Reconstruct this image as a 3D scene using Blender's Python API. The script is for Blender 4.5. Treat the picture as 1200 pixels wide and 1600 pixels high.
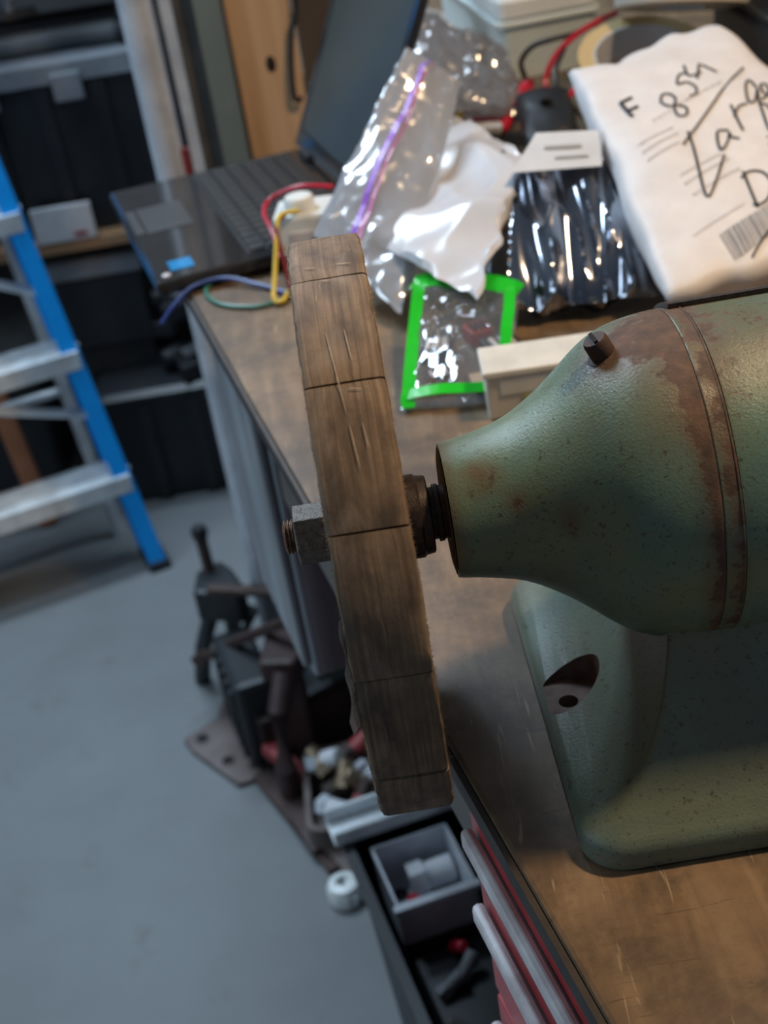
import bpy, bmesh, math, random
from mathutils import Vector, Matrix, noise
from math import sin, cos, pi, radians as rad, sqrt, atan2

for o in list(bpy.data.objects):
    bpy.data.objects.remove(o)
SC = bpy.context.scene
COL = SC.collection
random.seed(7)

# ------------------------------------------------------------------ camera
BENCH_Z = 0.90
AXIS_Z = 1.032                                  # height of the motor shaft
WC = Vector((0, 0, AXIS_Z))                     # centre of the wheel
PITCH, ROLL, DIST, FPX = rad(31), rad(9.5), 0.635, 2215.0
FW = Vector((0, cos(PITCH), -sin(PITCH)))
UPV = Vector((0, sin(PITCH), cos(PITCH)))
XW = Vector((1, 0, 0))
RIGHT = XW * cos(ROLL) - UPV * sin(ROLL)
UP = XW * sin(ROLL) + UPV * cos(ROLL)
CAM = WC + Vector((.0065, .003, .003)) - FW * DIST
cd = bpy.data.cameras.new('camera')
cam = bpy.data.objects.new('camera', cd)
COL.objects.link(cam)
M = Matrix((RIGHT, UP, -FW)).transposed().to_4x4()
M.translation = CAM
cam.matrix_world = M
cd.sensor_fit = 'VERTICAL'
cd.sensor_height = 36
cd.lens = 36 * FPX / 1600
cd.clip_start = .02
cd.dof.use_dof = True
cd.dof.focus_distance = 0.605
cd.dof.aperture_fstop = cd.lens / 4.6
SC.camera = cam

# ------------------------------------------------------------------ light
W = bpy.data.worlds.new('world')
SC.world = W
W.use_nodes = True
W.node_tree.nodes['Background'].inputs[0].default_value = (.50, .66, .85, 1)
W.node_tree.nodes['Background'].inputs[1].default_value = .135


def area(name, loc, target, size, size_y, power, col):
    l = bpy.data.lights.new(name, 'AREA')
    l.shape = 'RECTANGLE'
    l.size, l.size_y = size, size_y
    l.energy = power
    l.color = col
    o = bpy.data.objects.new(name, l)
    COL.objects.link(o)
    o.location = loc
    o.rotation_euler = (Vector(target) - Vector(loc)).to_track_quat('-Z', 'Y').to_euler()
    return o


area('tube_light_cool', (-.55, 1.95, 2.5), (-.2, 1.2, .6), 1.3, .25, 40, (.64, .82, 1.0))
area('tube_light_near', (-.45, 1.35, 2.4), (.1, .5, .9), .9, .2, 15, (.64, .82, 1.0))
area('side_door_daylight', (-2.4, .15, 1.8), (-.3, .7, .7), 1.1, 1.1, 19, (.66, .84, 1.0))
area('warm_bulb', (.78, .08, 2.25), (.2, .12, .95), .12, .12, 16.5, (1.0, .70, .42))

vs = SC.view_settings
vs.view_transform = 'Standard'
vs.look = 'None'
vs.gamma = 1
vs.use_curve_mapping = False
vs.exposure = 0.25


# ------------------------------------------------------------------ materials
def new_mat(name):
    m = bpy.data.materials.new(name)
    m.use_nodes = True
    nt = m.node_tree
    return m, nt, nt.nodes['Principled BSDF']


def ramp(nt, fac, stops):
    r = nt.nodes.new('ShaderNodeValToRGB')
    e = r.color_ramp.elements
    while len(e) < len(stops):
        e.new(.5)
    for i, (p, c) in enumerate(stops):
        e[i].position = p
        e[i].color = (*c, 1) if len(c) == 3 else c
    nt.links.new(fac, r.inputs[0])
    return r.outputs[0]


def tex(nt, scale, detail=4, rough=.55, stretch=(1, 1, 1), coords='Object', dist=0.0):
    tc = nt.nodes.new('ShaderNodeTexCoord')
    mp = nt.nodes.new('ShaderNodeMapping')
    mp.inputs['Scale'].default_value = stretch
    nt.links.new(tc.outputs[coords], mp.inputs[0])
    n = nt.nodes.new('ShaderNodeTexNoise')
    n.inputs['Scale'].default_value = scale
    n.inputs['Detail'].default_value = detail
    n.inputs['Roughness'].default_value = rough
    n.inputs['Distortion'].default_value = dist
    nt.links.new(mp.outputs[0], n.inputs['Vector'])
    return n.outputs['Fac']


def mix(nt, fac, a, b):
    m = nt.nodes.new('ShaderNodeMix')
    m.data_type = 'RGBA'
    for s, v in ((0, fac), (6, a), (7, b)):
        if hasattr(v, 'is_linked') or hasattr(v, 'links'):
            nt.links.new(v, m.inputs[s])
        elif s == 0:
            m.inputs[0].default_value = v
        else:
            m.inputs[s].default_value = (*v, 1)
    return m.outputs[2]


def math_(nt, op, a, b):
    m = nt.nodes.new('ShaderNodeMath')
    m.operation = op
    for i, v in enumerate((a, b)):
        if isinstance(v, (int, float)):
            m.inputs[i].default_value = v
        else:
            nt.links.new(v, m.inputs[i])
    return m.outputs[0]


def add_bump(nt, b, h, strength, dist=.001):
    bp = nt.nodes.new('ShaderNodeBump')
    bp.inputs['Strength'].default_value = strength
    bp.inputs['Distance'].default_value = dist
    nt.links.new(h, bp.inputs['Height'])
    nt.links.new(bp.outputs[0], b.inputs['Normal'])


def mat(name, c1, c2=None, scale=30, rough=.5, metal=0, bump=0, stretch=(1, 1, 1), lo=.35, hi=.65, spec=.5, bdist=.001):
    m, nt, b = new_mat(name)
    b.inputs['Roughness'].default_value = rough
    b.inputs['Metallic'].default_value = metal
    b.inputs['Specular IOR Level'].default_value = spec
    if c2 is None:
        c2 = tuple(x * .8 for x in c1)
    f = tex(nt, scale, 5, stretch=stretch)
    nt.links.new(ramp(nt, f, [(lo, c1), (hi, c2)]), b.inputs['Base Color'])
    if bump:
        add_bump(nt, b, tex(nt, scale * 3, 4, stretch=stretch), bump, bdist)
    return m


def make_green(dusty=False):
    m, nt, b = new_mat('green_paint_dusty' if dusty else 'green_paint_worn')
    n1 = tex(nt, 22, 5)
    base = ramp(nt, n1, [(.32, (.150, .215, .130)), (.52, (.130, .220, .160)), (.70, (.115, .220, .190))])
    if dusty:
        base = mix(nt, ramp(nt, tex(nt, 16, 6, .6), [(.3, (.35, .35, .35)), (.7, (.85, .85, .85))]), base, (.125, .120, .088))
    grime = ramp(nt, tex(nt, 9, 6, .65), [(.48, (0, 0, 0)), (.75, (.55, .55, .55))])
    base = mix(nt, grime, base, (.085, .095, .07))
    speck = ramp(nt, tex(nt, 420, 3, .6), [(.60, (0, 0, 0)), (.70, (.7, .7, .7))])
    base = mix(nt, speck, base, (.07, .055, .042))
    spk2 = ramp(nt, tex(nt, 190, 4, .7), [(.60, (0, 0, 0)), (.68, (.85, .85, .85))])
    base = mix(nt, spk2, base, (.065, .05, .04))
    rustc = ramp(nt, tex(nt, 130, 5, .6), [(.3, (.045, .026, .019)), (.55, (.095, .052, .034)), (.75, (.16, .085, .048))])
    at = nt.nodes.new('ShaderNodeAttribute')
    at.attribute_name = 'rust'
    v = math_(nt, 'ADD', at.outputs['Fac'], math_(nt, 'MULTIPLY', math_(nt, 'SUBTRACT', tex(nt, 75, 7, .68), .5), 1.5))
    rm = ramp(nt, v, [(.46, (0, 0, 0)), (.60, (.9, .9, .9))])
    v2 = math_(nt, 'ADD', at.outputs['Fac'], math_(nt, 'MULTIPLY', math_(nt, 'SUBTRACT', tex(nt, 14, 5, .6), .5), .9))
    rsoft = ramp(nt, v2, [(.12, (0, 0, 0)), (.60, (.8, .8, .8))])
    nt.links.new(mix(nt, rm, mix(nt, rsoft, base, (.12, .075, .045)), rustc), b.inputs['Base Color'])
    rr = nt.nodes.new('ShaderNodeMapRange')
    nt.links.new(rm, rr.inputs[0])
    rr.inputs[3].default_value = .33
    rr.inputs[4].default_value = .8
    nt.links.new(rr.outputs[0], b.inputs['Roughness'])
    b.inputs['Specular IOR Level'].default_value = .5
    h = math_(nt, 'SUBTRACT', tex(nt, 760, 4, .7), math_(nt, 'ADD', math_(nt, 'MULTIPLY', rm, .25), math_(nt, 'MULTIPLY', spk2, .35)))
    add_bump(nt, b, h, .42, .0007)
    return m


def make_wheel_mat(side=False):
    m, nt, b = new_mat('old_leather' + ('_core' if side else ''))
    co = 'Object' if side else 'UV'
    st = (300, 12, 12) if side else (9, 520, 1)
    streak = tex(nt, 1, 6, .62, stretch=st, coords=co, dist=.3)
    c = ramp(nt, streak, [(.28, (.085, .058, .036)), (.45, (.195, .133, .082)), (.58, (.255, .178, .113)), (.76, (.37, .275, .185))])
    blot = ramp(nt, tex(nt, 1, 5, .6, stretch=(38, 70, 1) if not side else (40, 40, 40), coords=co), [(.40, (0, 0, 0)), (.66, (.85, .85, .85))])
    c = mix(nt, blot, c, (.072, .052, .038))
    if not side:
        cross = ramp(nt, tex(nt, 1, 5, .7, stretch=(420, 90, 1), coords=co), [(.52, (0, 0, 0)), (.74, (.6, .6, .6))])
        c = mix(nt, cross, c, (.13, .09, .058))
        pale = ramp(nt, tex(nt, 1, 4, .6, stretch=(26, 60, 1), coords=co, dist=.6), [(.58, (0, 0, 0)), (.78, (.45, .45, .45))])
        c = mix(nt, pale, c, (.34, .28, .21))
    scr = ramp(nt, tex(nt, 1, 3, .5, stretch=(40, 900, 1) if not side else (50, 50, 50), coords=co, dist=1.0), [(.68, (0, 0, 0)), (.76, (.7, .7, .7))])
    c = mix(nt, scr, c, (.46, .36, .25))
    nt.links.new(c, b.inputs['Base Color'])
    b.inputs['Roughness'].default_value = .72
    b.inputs['Specular IOR Level'].default_value = .35
    h = math_(nt, 'ADD', streak, math_(nt, 'MULTIPLY', tex(nt, 1, 5, .7, stretch=(500, 900, 1) if not side else (300, 300, 300), coords=co), .6))
    add_bump(nt, b, h, .35, .0006)
    return m


def make_bench_wood():
    m, nt, b = new_mat('worn_bench_wood')
    g = tex(nt, 1, 7, .6, stretch=(55, 7, 20), dist=.8)
    c = ramp(nt, g, [(.25, (.100, .062, .033)), (.5, (.205, .130, .068)), (.75, (.31, .21, .12))])
    st = ramp(nt, tex(nt, 7, 6, .65), [(.38, (0, 0, 0)), (.62, (.9, .9, .9))])
    c = mix(nt, st, c, (.070, .047, .030))
    st2 = ramp(nt, tex(nt, 26, 6, .7), [(.50, (0, 0, 0)), (.66, (.7, .7, .7))])
    c = mix(nt, st2, c, (.060, .042, .028))
    w = ramp(nt, tex(nt, 1, 3, .5, stretch=(220, 16, 20), dist=1.5), [(.66, (0, 0, 0)), (.74, (.55, .55, .55))])
    c = mix(nt, w, c, (.42, .32, .20))
    k = ramp(nt, tex(nt, 1, 3, .5, stretch=(20, 260, 20), dist=2.), [(.68, (0, 0, 0)), (.73, (.7, .7, .7))])
    c = mix(nt, k, c, (.05, .035, .025))
    nt.links.new(c, b.inputs['Base Color'])
    rr = nt.nodes.new('ShaderNodeMapRange')
    nt.links.new(tex(nt, 30, 5), rr.inputs[0])
    rr.inputs[3].default_value = .30
    rr.inputs[4].default_value = .62
    nt.links.new(rr.outputs[0], b.inputs['Roughness'])
    add_bump(nt, b, tex(nt, 160, 5, .65), .25, .0008)
    return m


def make_concrete():
    m, nt, b = new_mat('concrete_floor')
    c = ramp(nt, tex(nt, 3.2, 6, .6), [(.3, (.128, .135, .137)), (.55, (.155, .164, .168)), (.75, (.172, .184, .190))])
    d = ramp(nt, tex(nt, 11, 6, .7), [(.60, (0, 0, 0)), (.78, (.7, .7, .7))])
    c = mix(nt, d, c, (.095, .082, .074))
    nt.links.new(c, b.inputs['Base Color'])
    b.inputs['Roughness'].default_value = .62
    add_bump(nt, b, tex(nt, 90, 4), .1, .001)
    return m


def make_film(name, tint, clear, glossw, rough=.12):
    m, nt, b = new_mat(name)
    nt.nodes.remove(b)
    out = nt.nodes['Material Output']
    tr = nt.nodes.new('ShaderNodeBsdfTransparent')
    tl = nt.nodes.new('ShaderNodeBsdfTranslucent')
    df = nt.nodes.new('ShaderNodeBsdfDiffuse')
    gl = nt.nodes.new('ShaderNodeBsdfGlossy')
    gl.inputs['Roughness'].default_value = rough
    for n_ in (tl, df):
        n_.inputs['Color'].default_value = (*tint, 1)
    m1, m2, m3 = [nt.nodes.new('ShaderNodeMixShader') for _ in range(3)]
    m1.inputs[0].default_value = .5
    nt.links.new(tl.outputs[0], m1.inputs[1])
    nt.links.new(df.outputs[0], m1.inputs[2])
    m2.inputs[0].default_value = clear
    nt.links.new(m1.outputs[0], m2.inputs[1])
    nt.links.new(tr.outputs[0], m2.inputs[2])
    m3.inputs[0].default_value = glossw
    nt.links.new(m2.outputs[0], m3.inputs[1])
    nt.links.new(gl.outputs[0], m3.inputs[2])
    nt.links.new(m3.outputs[0], out.inputs[0])
    return m


MT = {}
MT['green'] = make_green()
MT['greenbase'] = make_green(True)
MT['leather'] = make_wheel_mat()
MT['core'] = make_wheel_mat(True)
MT['bench'] = make_bench_wood()
MT['floor'] = make_concrete()
MT['wall'] = mat('wall_paint', (.06, .06, .062), (.04, .04, .042), 4, .8)
MT['edge'] = mat('dark_edge', (.045, .034, .028), (.025, .02, .018), 60, .6, bump=.2)
MT['steel'] = mat('rusty_steel', (.16, .125, .10), (.075, .05, .036), 220, .5, .75, bump=.4, bdist=.0005)
MT['darksteel'] = mat('dark_rust_steel', (.055, .04, .034), (.025, .019, .017), 260, .48, .6, bump=.4, bdist=.0005)
MT['nutsteel'] = mat('nut_steel', (.165, .128, .10), (.085, .058, .042), 320, .5, .25, bump=.6, bdist=.0005)
MT['thread'] = mat('thread_steel', (.24, .13, .08), (.10, .05, .03), 300, .5, .7, bump=.3, bdist=.0004)
MT['noseface'] = mat('nose_face_rust', (.075, .045, .030), (.03, .02, .016), 200, .7, .1, bump=.4, bdist=.0005)
MT['pocket'] = mat('pocket_rust', (.17, .115, .095), (.11, .062, .048), 120, .75, .05, bump=.4, bdist=.0005)
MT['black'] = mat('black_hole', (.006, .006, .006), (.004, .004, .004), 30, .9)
MT['blackplastic'] = mat('black_plastic', (.016, .018, .021), (.011, .013, .016), 12, .45, bump=.05)
MT['blackgloss'] = mat('black_gloss', (.012, .012, .013), (.008, .008, .009), 12, .12)
MT['deckgloss'] = mat('laptop_deck', (.030, .030, .031), (.022, .022, .023), 20, .07)
MT['key'] = mat('key_plastic', (.020, .020, .020), (.014, .014, .014), 50, .5)
MT['touchpad'] = mat('touchpad_plastic', (.045, .045, .046), None, 40, .35)
MT['screen'] = mat('screen_dark', (.055, .065, .062), (.045, .052, .05), 8, .22)
MT['bluefoil'] = mat('blue_sticker', (.02, .30, .75), (.05, .45, .9), 200, .15, .5)
MT['redcab'] = mat('red_enamel', (.46, .055, .062), (.34, .036, .042), 25, .32, bump=.03)
MT['trim'] = mat('worn_aluminium', (.74, .72, .72), (.48, .42, .42), 40, .4, .1)
MT['grey'] = mat('grey_sheet_metal', (.34, .37, .40), (.16, .165, .175), 1.0, .4, .15, stretch=(45, 45, 2.5))
MT['greyd'] = mat('grey_enamel', (.17, .18, .19), (.11, .115, .12), 14, .5)
MT['blue'] = mat('blue_fibreglass', (.002, .30, .78), (.002, .26, .70), 18, .33)
MT['alu'] = mat('ladder_aluminium', (.72, .76, .78), (.50, .53, .55), 25, .34, .15)
MT['orange'] = mat('orange_wood', (.55, .22, .10), (.42, .16, .075), 20, .6)
MT['pine'] = mat('pine_wood', (.62, .40, .23), (.50, .30, .155), 1, .6, stretch=(70, 70, 3))
MT['brownwall'] = mat('brown_board', (.085, .068, .060), (.062, .050, .045), 12, .6)
MT['greenpost'] = mat('grey_green_steel', (.20, .245, .23), (.155, .19, .18), 10, .42, .2)
MT['galv'] = mat('galvanised_steel', (.62, .65, .70), (.48, .51, .56), 30, .3, .2)
MT['taupe'] = mat('taupe_steel', (.14, .125, .115), (.10, .088, .08), 18, .5, .3)
MT['shelfwood'] = mat('shelf_wood', (.40, .23, .12), (.30, .165, .08), 1, .6, stretch=(4, 60, 60))
MT['lid'] = mat('grey_lid', (.24, .26, .285), (.18, .195, .215), 20, .5)
MT['whitecard'] = mat('white_card', (.60, .61, .63), (.50, .51, .53), 20, .7)
MT['red'] = mat('red_plastic', (.50, .012, .035), (.36, .008, .026), 40, .35)
MT['yellow'] = mat('yellow_plastic', (.72, .54, .08), (.62, .45, .06), 40, .4)
MT['bluewire'] = mat('blue_wire', (.02, .045, .22), None, 40, .4)
MT['greenwire'] = mat('green_wire', (.035, .16, .11), None, 40, .4)
MT['darkred'] = mat('dark_red_wire', (.20, .008, .022), None, 40, .4)
MT['blackwire'] = mat('black_wire', (.014, .014, .015), None, 40, .4)
MT['white'] = mat('white_plastic', (.74, .76, .74), (.66, .69, .68), 15, .4)
MT['paleplastic'] = mat('pale_green_white_plastic', (.62, .68, .66), (.54, .60, .58), 15, .42)
MT['mailer'] = mat('mailer_paper', (.69, .67, .67), (.63, .61, .61), 40, .55, bump=.15, bdist=.002)
MT['ink'] = mat('marker_ink', (.022, .022, .028), (.03, .03, .035), 100, .5)
MT['print'] = mat('grey_print', (.30, .29, .29), (.36, .35, .35), 100, .6)
MT['palepr'] = mat('pale_print', (.46, .44, .44), (.52, .50, .50), 100, .6)
MT['pouch'] = mat('white_poly', (.60, .60, .63), (.54, .55, .58), 20, .22, bump=.05)
MT['foil'] = mat('antistatic_foil', (.48, .50, .55), (.20, .21, .25), 9, .16, 1.0)
MT['zipbag'] = make_film('clear_zip_film', (.66, .68, .73), .26, .24, .16)
MT['clearbag'] = make_film('clear_pouch_film', (.8, .82, .85), .88, .20, .05)
MT['greybag'] = make_film('grey_poly_film', (.42, .43, .46), .35, .3, .2)
MT['purple'] = mat('purple_zip', (.26, .10, .62), (.36, .14, .66), 20, .25)
MT['pinkzip'] = mat('pink_zip', (.62, .20, .52), None, 20, .25)
MT['greenedge'] = mat('green_bag_edge', (.015, .50, .020), (.012, .42, .018), 30, .16)
MT['tan'] = mat('tan_card', (.52, .40, .27), (.44, .33, .22), 40, .6)
MT['boxplastic'] = mat('pale_box', (.58, .52, .43), (.52, .46, .38), 30, .35)
MT['boxlabel'] = mat('pale_label', (.66, .63, .56), None, 30, .5)
MT['boxtan'] = mat('tan_label', (.42, .33, .20), None, 30, .5)
MT['limelogo'] = mat('lime_print', (.36, .36, .06), None, 30, .5)
MT['tape'] = mat('masking_tape', (.60, .45, .22), (.54, .40, .19), 1, .55, stretch=(200, 200, 200))
MT['roll'] = mat('cream_roll', (.66, .62, .54), (.54, .50, .43), 1, .5, stretch=(20, 20, 160))
MT['rust'] = mat('rust_brown', (.070, .040, .032), (.038, .023, .020), 40, .7, .2, bump=.5)
MT['maroon'] = mat('maroon_casting', (.060, .030, .027), (.038, .020, .019), 18, .55, .1, bump=.2)
MT['scrapgrey'] = mat('scrap_grey', (.155, .125, .115), (.11, .085, .078), 18, .6, .3)
MT['brass'] = mat('dull_brass', (.34, .26, .17), (.22, .16, .10), 60, .4, .7)
MT['salmon'] = mat('faded_red', (.30, .04, .04), None, 40, .5)
MT['paper'] = mat('torn_paper', (.50, .40, .29), (.75, .72, .68), 120, .8)
MT['scratch'] = mat('pale_scratch', (.42, .34, .26), (.32, .25, .18), 300, .8)
MT['fuzz'] = mat('leather_fuzz', (.42, .27, .13), (.30, .19, .09), 200, .8)


# ------------------------------------------------------------------ mesh helpers
class MB:
    def __init__(s):
        s.v, s.f = [], []

    def quadbox(s, c, sx, sy, sz, rot=None):
        """box centred at c, half sizes; optional 3x3 rotation"""
        b = len(s.v)
        for dz in (-1, 1):
            for dx, dy in ((-1, -1), (1, -1), (1, 1), (-1, 1)):
                p = Vector((dx * sx, dy * sy, dz * sz))
                if rot is not None:
                    p = rot @ p
                s.v.append(Vector(c) + p)
        for q in ((3, 2, 1, 0), (4, 5, 6, 7), (0, 1, 5, 4), (1, 2, 6, 5), (2, 3, 7, 6), (3, 0, 4, 7)):
            s.f.append([b + i for i in q])
        return s

    def prism(s, pts, z0, z1):
        b = len(s.v)
        n = len(pts)
        s.v += [Vector((p[0], p[1], z0)) for p in pts] + [Vector((p[0], p[1], z1)) for p in pts]
        s.f.append([b + i for i in range(n)][::-1])
        s.f.append([b + n + i for i in range(n)])
        for i in range(n):
            j = (i + 1) % n
            s.f.append([b + i, b + j, b + n + j, b + n + i])
        return s

    def rings(s, rings, cap=True, close=True):
        b = len(s.v)
        n = len(rings[0])
        for r in rings:
            s.v += [Vector(p) for p in r]
        for k in range(len(rings) - 1):
            for i in range(n if close else n - 1):
                j = (i + 1) % n
                s.f.append([b + k * n + i, b + k * n + j, b + (k + 1) * n + j, b + (k + 1) * n + i])
        if cap:
            s.f.append([b + i for i in range(n)][::-1])
            s.f.append([b + (len(rings) - 1) * n + i for i in range(n)])
        return s

    def tube(s, path, r, n=10, r2=None):
        path = [Vector(p) for p in path]
        rings = []
        up = Vector((0, 0, 1))
        m = len(path)
        for i, p in enumerate(path):
            t = (path[min(i + 1, m - 1)] - path[max(i - 1, 0)]).normalized()
            if abs(t.dot(up)) > .95:
                up = Vector((1, 0, 0)) if abs(t.x) < .9 else Vector((0, 1, 0))
            a = t.cross(up).normalized()
            bb = t.cross(a).normalized()
            up = -bb if False else up
            rr = r if r2 is None else r + (r2 - r) * i / (m - 1)
            rings.append([p + a * rr * cos(2 * pi * k / n) + bb * rr * sin(2 * pi * k / n) for k in range(n)])
        return s.rings(rings)

    def lathe_x(s, prof, c=(0, 0, 0), n=64, cap=True):
        """profile of (x, r) turned about an axis along x through c"""
        c = Vector(c)
        rings = [[c + Vector((x, -r * cos(2 * pi * k / n), r * sin(2 * pi * k / n))) for k in range(n)] for x, r in prof]
        return s.rings(rings, cap)

    def lathe_z(s, prof, c=(0, 0, 0), n=32, cap=True):
        c = Vector(c)
        rings = [[c + Vector((r * cos(2 * pi * k / n), r * sin(2 * pi * k / n), z)) for k in range(n)] for r, z in prof]
        return s.rings(rings, cap)

    def xform(s, mtx):
        s.v = [mtx @ Vector(p) for p in s.v]
        return s

    def build(s, name, m, parent=None, smooth=False, bevel=0, loc=None, angle=40):
        me = bpy.data.meshes.new(name)
        me.from_pydata([tuple(p) for p in s.v], [], s.f)
        bm = bmesh.new()
        bm.from_mesh(me)
        bmesh.ops.recalc_face_normals(bm, faces=bm.faces)
        bm.to_mesh(me)
        bm.free()
        if smooth:
            me.polygons.foreach_set('use_smooth', [True] * len(me.polygons))
            if angle < 180:
                me.set_sharp_from_angle(angle=rad(angle))
        me.materials.append(MT[m] if isinstance(m, str) else m)
        o = bpy.data.objects.new(name, me)
        COL.objects.link(o)
        if parent:
            o.parent = parent
        if bevel:
            md = o.modifiers.new('bevel', 'BEVEL')
            md.width = bevel
            md.segments = 2
            md.limit_method = 'ANGLE'
        return o


def tag(o, label=None, cat=None, group=None, kind=None):
    for k, v in (('label', label), ('category', cat), ('group', group), ('kind', kind)):
        if v:
            o[k] = v
    return o


def thing(name, label, cat, group=None, loc=(0, 0, 0)):
    o = bpy.data.objects.new(name, None)
    o.empty_display_size = .02
    COL.objects.link(o)
    o.location = loc
    return tag(o, label, cat, group)


def kid(mb, name, m, t, **k):
    """build a part whose vertices are in world space under an empty placed at its base"""
    L = t.matrix_basis.inverted()
    mb.v = [L @ Vector(p) for p in mb.v]
    return mb.build(name, m, t, **k)


def subkid(mb, name, m, part, t, **k):
    L = t.matrix_basis.inverted()
    mb.v = [L @ Vector(p) for p in mb.v]
    o = mb.build(name, m, part, **k)
    return o


def rrect(x0, x1, y0, y1, r, n=5):
    pts = []
    for cx, cy, a0 in ((x1 - r, y1 - r, 0), (x0 + r, y1 - r, 90), (x0 + r, y0 + r, 180), (x1 - r, y0 + r, 270)):
        for k in range(n + 1):
            a = rad(a0 + 90 * k / n)
            pts.append((cx + r * cos(a), cy + r * sin(a)))
    return pts


def catmull(pts, n=8):
    P = [Vector(p) for p in pts]
    P = [P[0] * 2 - P[1]] + P + [P[-1] * 2 - P[-2]]
    out = []
    for i in range(1, len(P) - 2):
        for k in range(n):
            t = k / n
            a, b, c, d = P[i - 1], P[i], P[i + 1], P[i + 2]
            out.append(.5 * ((2 * b) + (c - a) * t + (2 * a - 5 * b + 4 * c - d) * t * t + (3 * b - a - 3 * c + d) * t ** 3))
    out.append(P[-2])
    return out


# ------------------------------------------------------------------ the setting
fl = MB().prism([(-4, -3), (4, -3), (4, 2.6), (-4, 2.6)], -.06, 0).build('floor', 'floor')
tag(fl, kind='structure')
wl = MB().quadbox((0, 2.65, 1.4), 4, .05, 1.4).build('wall_back', 'wall')
tag(wl, kind='structure')

# ------------------------------------------------------------------ workbench
EB = Vector((-.224, .975, 0)).normalized()      # along the left end of the bench, away from the camera
EN = Vector((.975, .224, 0)).normalized()       # across the bench, to the right
E0 = Vector((.018, -.010, 0))                   # a point of the edge


def bp(a, c, z=0.0):
    """bench frame: a along the edge, c in from the edge"""
    p = E0 + EB * a + EN * c
    return Vector((p.x, p.y, z))


RB = Matrix((EN, EB, Vector((0, 0, 1)))).transposed()     # columns: across, along, up


def bbox(a0, a1, c0, c1, z0, z1):
    c = bp((a0 + a1) / 2, (c0 + c1) / 2, (z0 + z1) / 2)
    return MB().quadbox(c, abs(c1 - c0) / 2, abs(a1 - a0) / 2, abs(z1 - z0) / 2, RB)


wt = thing('workbench_top', 'worn scratched brown wooden workbench top under the green machine', 'workbench', loc=bp(.6, .5, .872))
top = kid(MB().prism([tuple(bp(a, c))[:2] for a, c in ((-.42, .003), (-.42, 1.0), (1.85, 1.0), (1.85, .29), (1.0, .29), (1.0, .003))], .886, BENCH_Z), 'top_slab', 'bench', wt, bevel=.0025)
kid(bbox(-.42, 1.0, -.0005, .0025, .8862, .8980), 'edge_band', 'edge', wt)
kid(bbox(0.0, .455, .014, .030, .80, .8855), 'apron_board', 'taupe', wt, bevel=.002)
for a, c in ((1.75, .34), (1.75, .9), (.3, .9), (.96, .42)):
    kid(bbox(a - .03, a + .03, c - .03, c + .03, 0, .8855), 'leg', 'greyd', wt)

# red tool cabinet below the near end
rc = thing('tool_cabinet', 'red enamelled tool cabinet with pale drawer pulls under the bench end', 'cabinet', loc=bp(-.2, .25, 0))
kid(bbox(-.41, -.005, .014, .5, .02, .8855), 'body', 'redcab', rc, bevel=.003)
zt = .8845
for i, h in enumerate((.052, .09, .10, .12, .15, .15, .18)):
    d = kid(bbox(-.40, -.015, .002, .013, zt - h + .006, zt), 'drawer', 'redcab', rc, bevel=.002)
    subkid(bbox(-.395, -.02, -.006, .001, zt - .026, zt - .0135), 'drawer_pull', 'trim', d, rc, bevel=.003)
    zt -= h
for a in (-.38, -.04):
    for c in (.05, .45):
        kid(bbox(a - .02, a + .02, c - .02, c + .02, 0, .02), 'foot', 'blackplastic', rc)

# grey steel drawer unit hung under the bench further back
gc = thing('steel_drawer_unit', 'grey streaked sheet metal drawer unit hung below the bench edge', 'cabinet', loc=bp(.55, .25, .61))
kid(bbox(.47, .635, .012, .45, .61, .8855), 'body', 'grey', gc, bevel=.003)
for a0, a1 in ((.474, .520), (.524, .575), (.579, .631)):
    kid(bbox(a0, a1, .004, .0115, .62, .880), 'panel', 'grey', gc, bevel=.003)

# ------------------------------------------------------------------ the machine
BC = Vector((.24, 0, BENCH_Z))                  # base centre on the bench
mc = thing('bench_buffer', 'green rust-speckled bench buffing motor with brown wheel on its shaft', 'bench buffer', loc=BC)


def rust_attr(o, fn):
    me = o.data
    a = me.attributes.new('rust', 'FLOAT', 'POINT')
    for i, v in enumerate(me.vertices):
        a.data[i].value = fn(v.co + BC)


bellp = [(.035, .0295), (.0355, .0305), (.046, .0322), (.0595, .0352), (.068, .0385), (.076, .043), (.084, .0483), (.092, .0546),
         (.100, .0612), (.107, .0660), (.114, .0693), (.122, .0715), (.131, .0728), (.1385, .0733), (.1395, .0727)]


def refine(p, k):
    out = []
    for (x0, r0), (x1, r1) in zip(p, p[1:]):
        n = max(1, int((x1 - x0) / k))
        out += [(x0 + (x1 - x0) * i / n, r0 + (r1 - r0) * i / n) for i in range(n)]
    return out + [p[-1]]


def smoothp(p):
    pts = catmull([(x, r, 0) for x, r in p], 4)
    return [(q.x, q.y) for q in pts]


AX = Vector((0, 0, AXIS_Z))
screw_pos = Vector((.1082, -.0042, 1.0985))


def bell_rust(p):
    x = p.x if p.x < .24 else .48 - p.x
    q = Vector((x, p.y, p.z))
    v = .06
    v += .55 * max(0, 1 - abs(x - .139) / .011)
    v += .35 * max(0, 1 - abs(x - .036) / .006)
    v += .5 * max(0, 1 - (q - screw_pos).length / .026)
    up = (p.z - AXIS_Z) / .073
    v += .34 * max(0, (up - .55) / .45) * max(0, min(1, (x - .085) / .03)) + .16 * max(0, min(1, (x - .112) / .02)) * max(0, .6 + up)
    for c, r, s in (((.050, -.020, 1.058), .013, .5), ((.062, -.0325, 1.050), .011, .5), ((.083, -.046, 1.045), .011, .48), ((.045, -.018, 1.064), .008, .4)):
        v += s * max(0, 1 - (q - Vector(c)).length / r)
    return v


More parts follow.
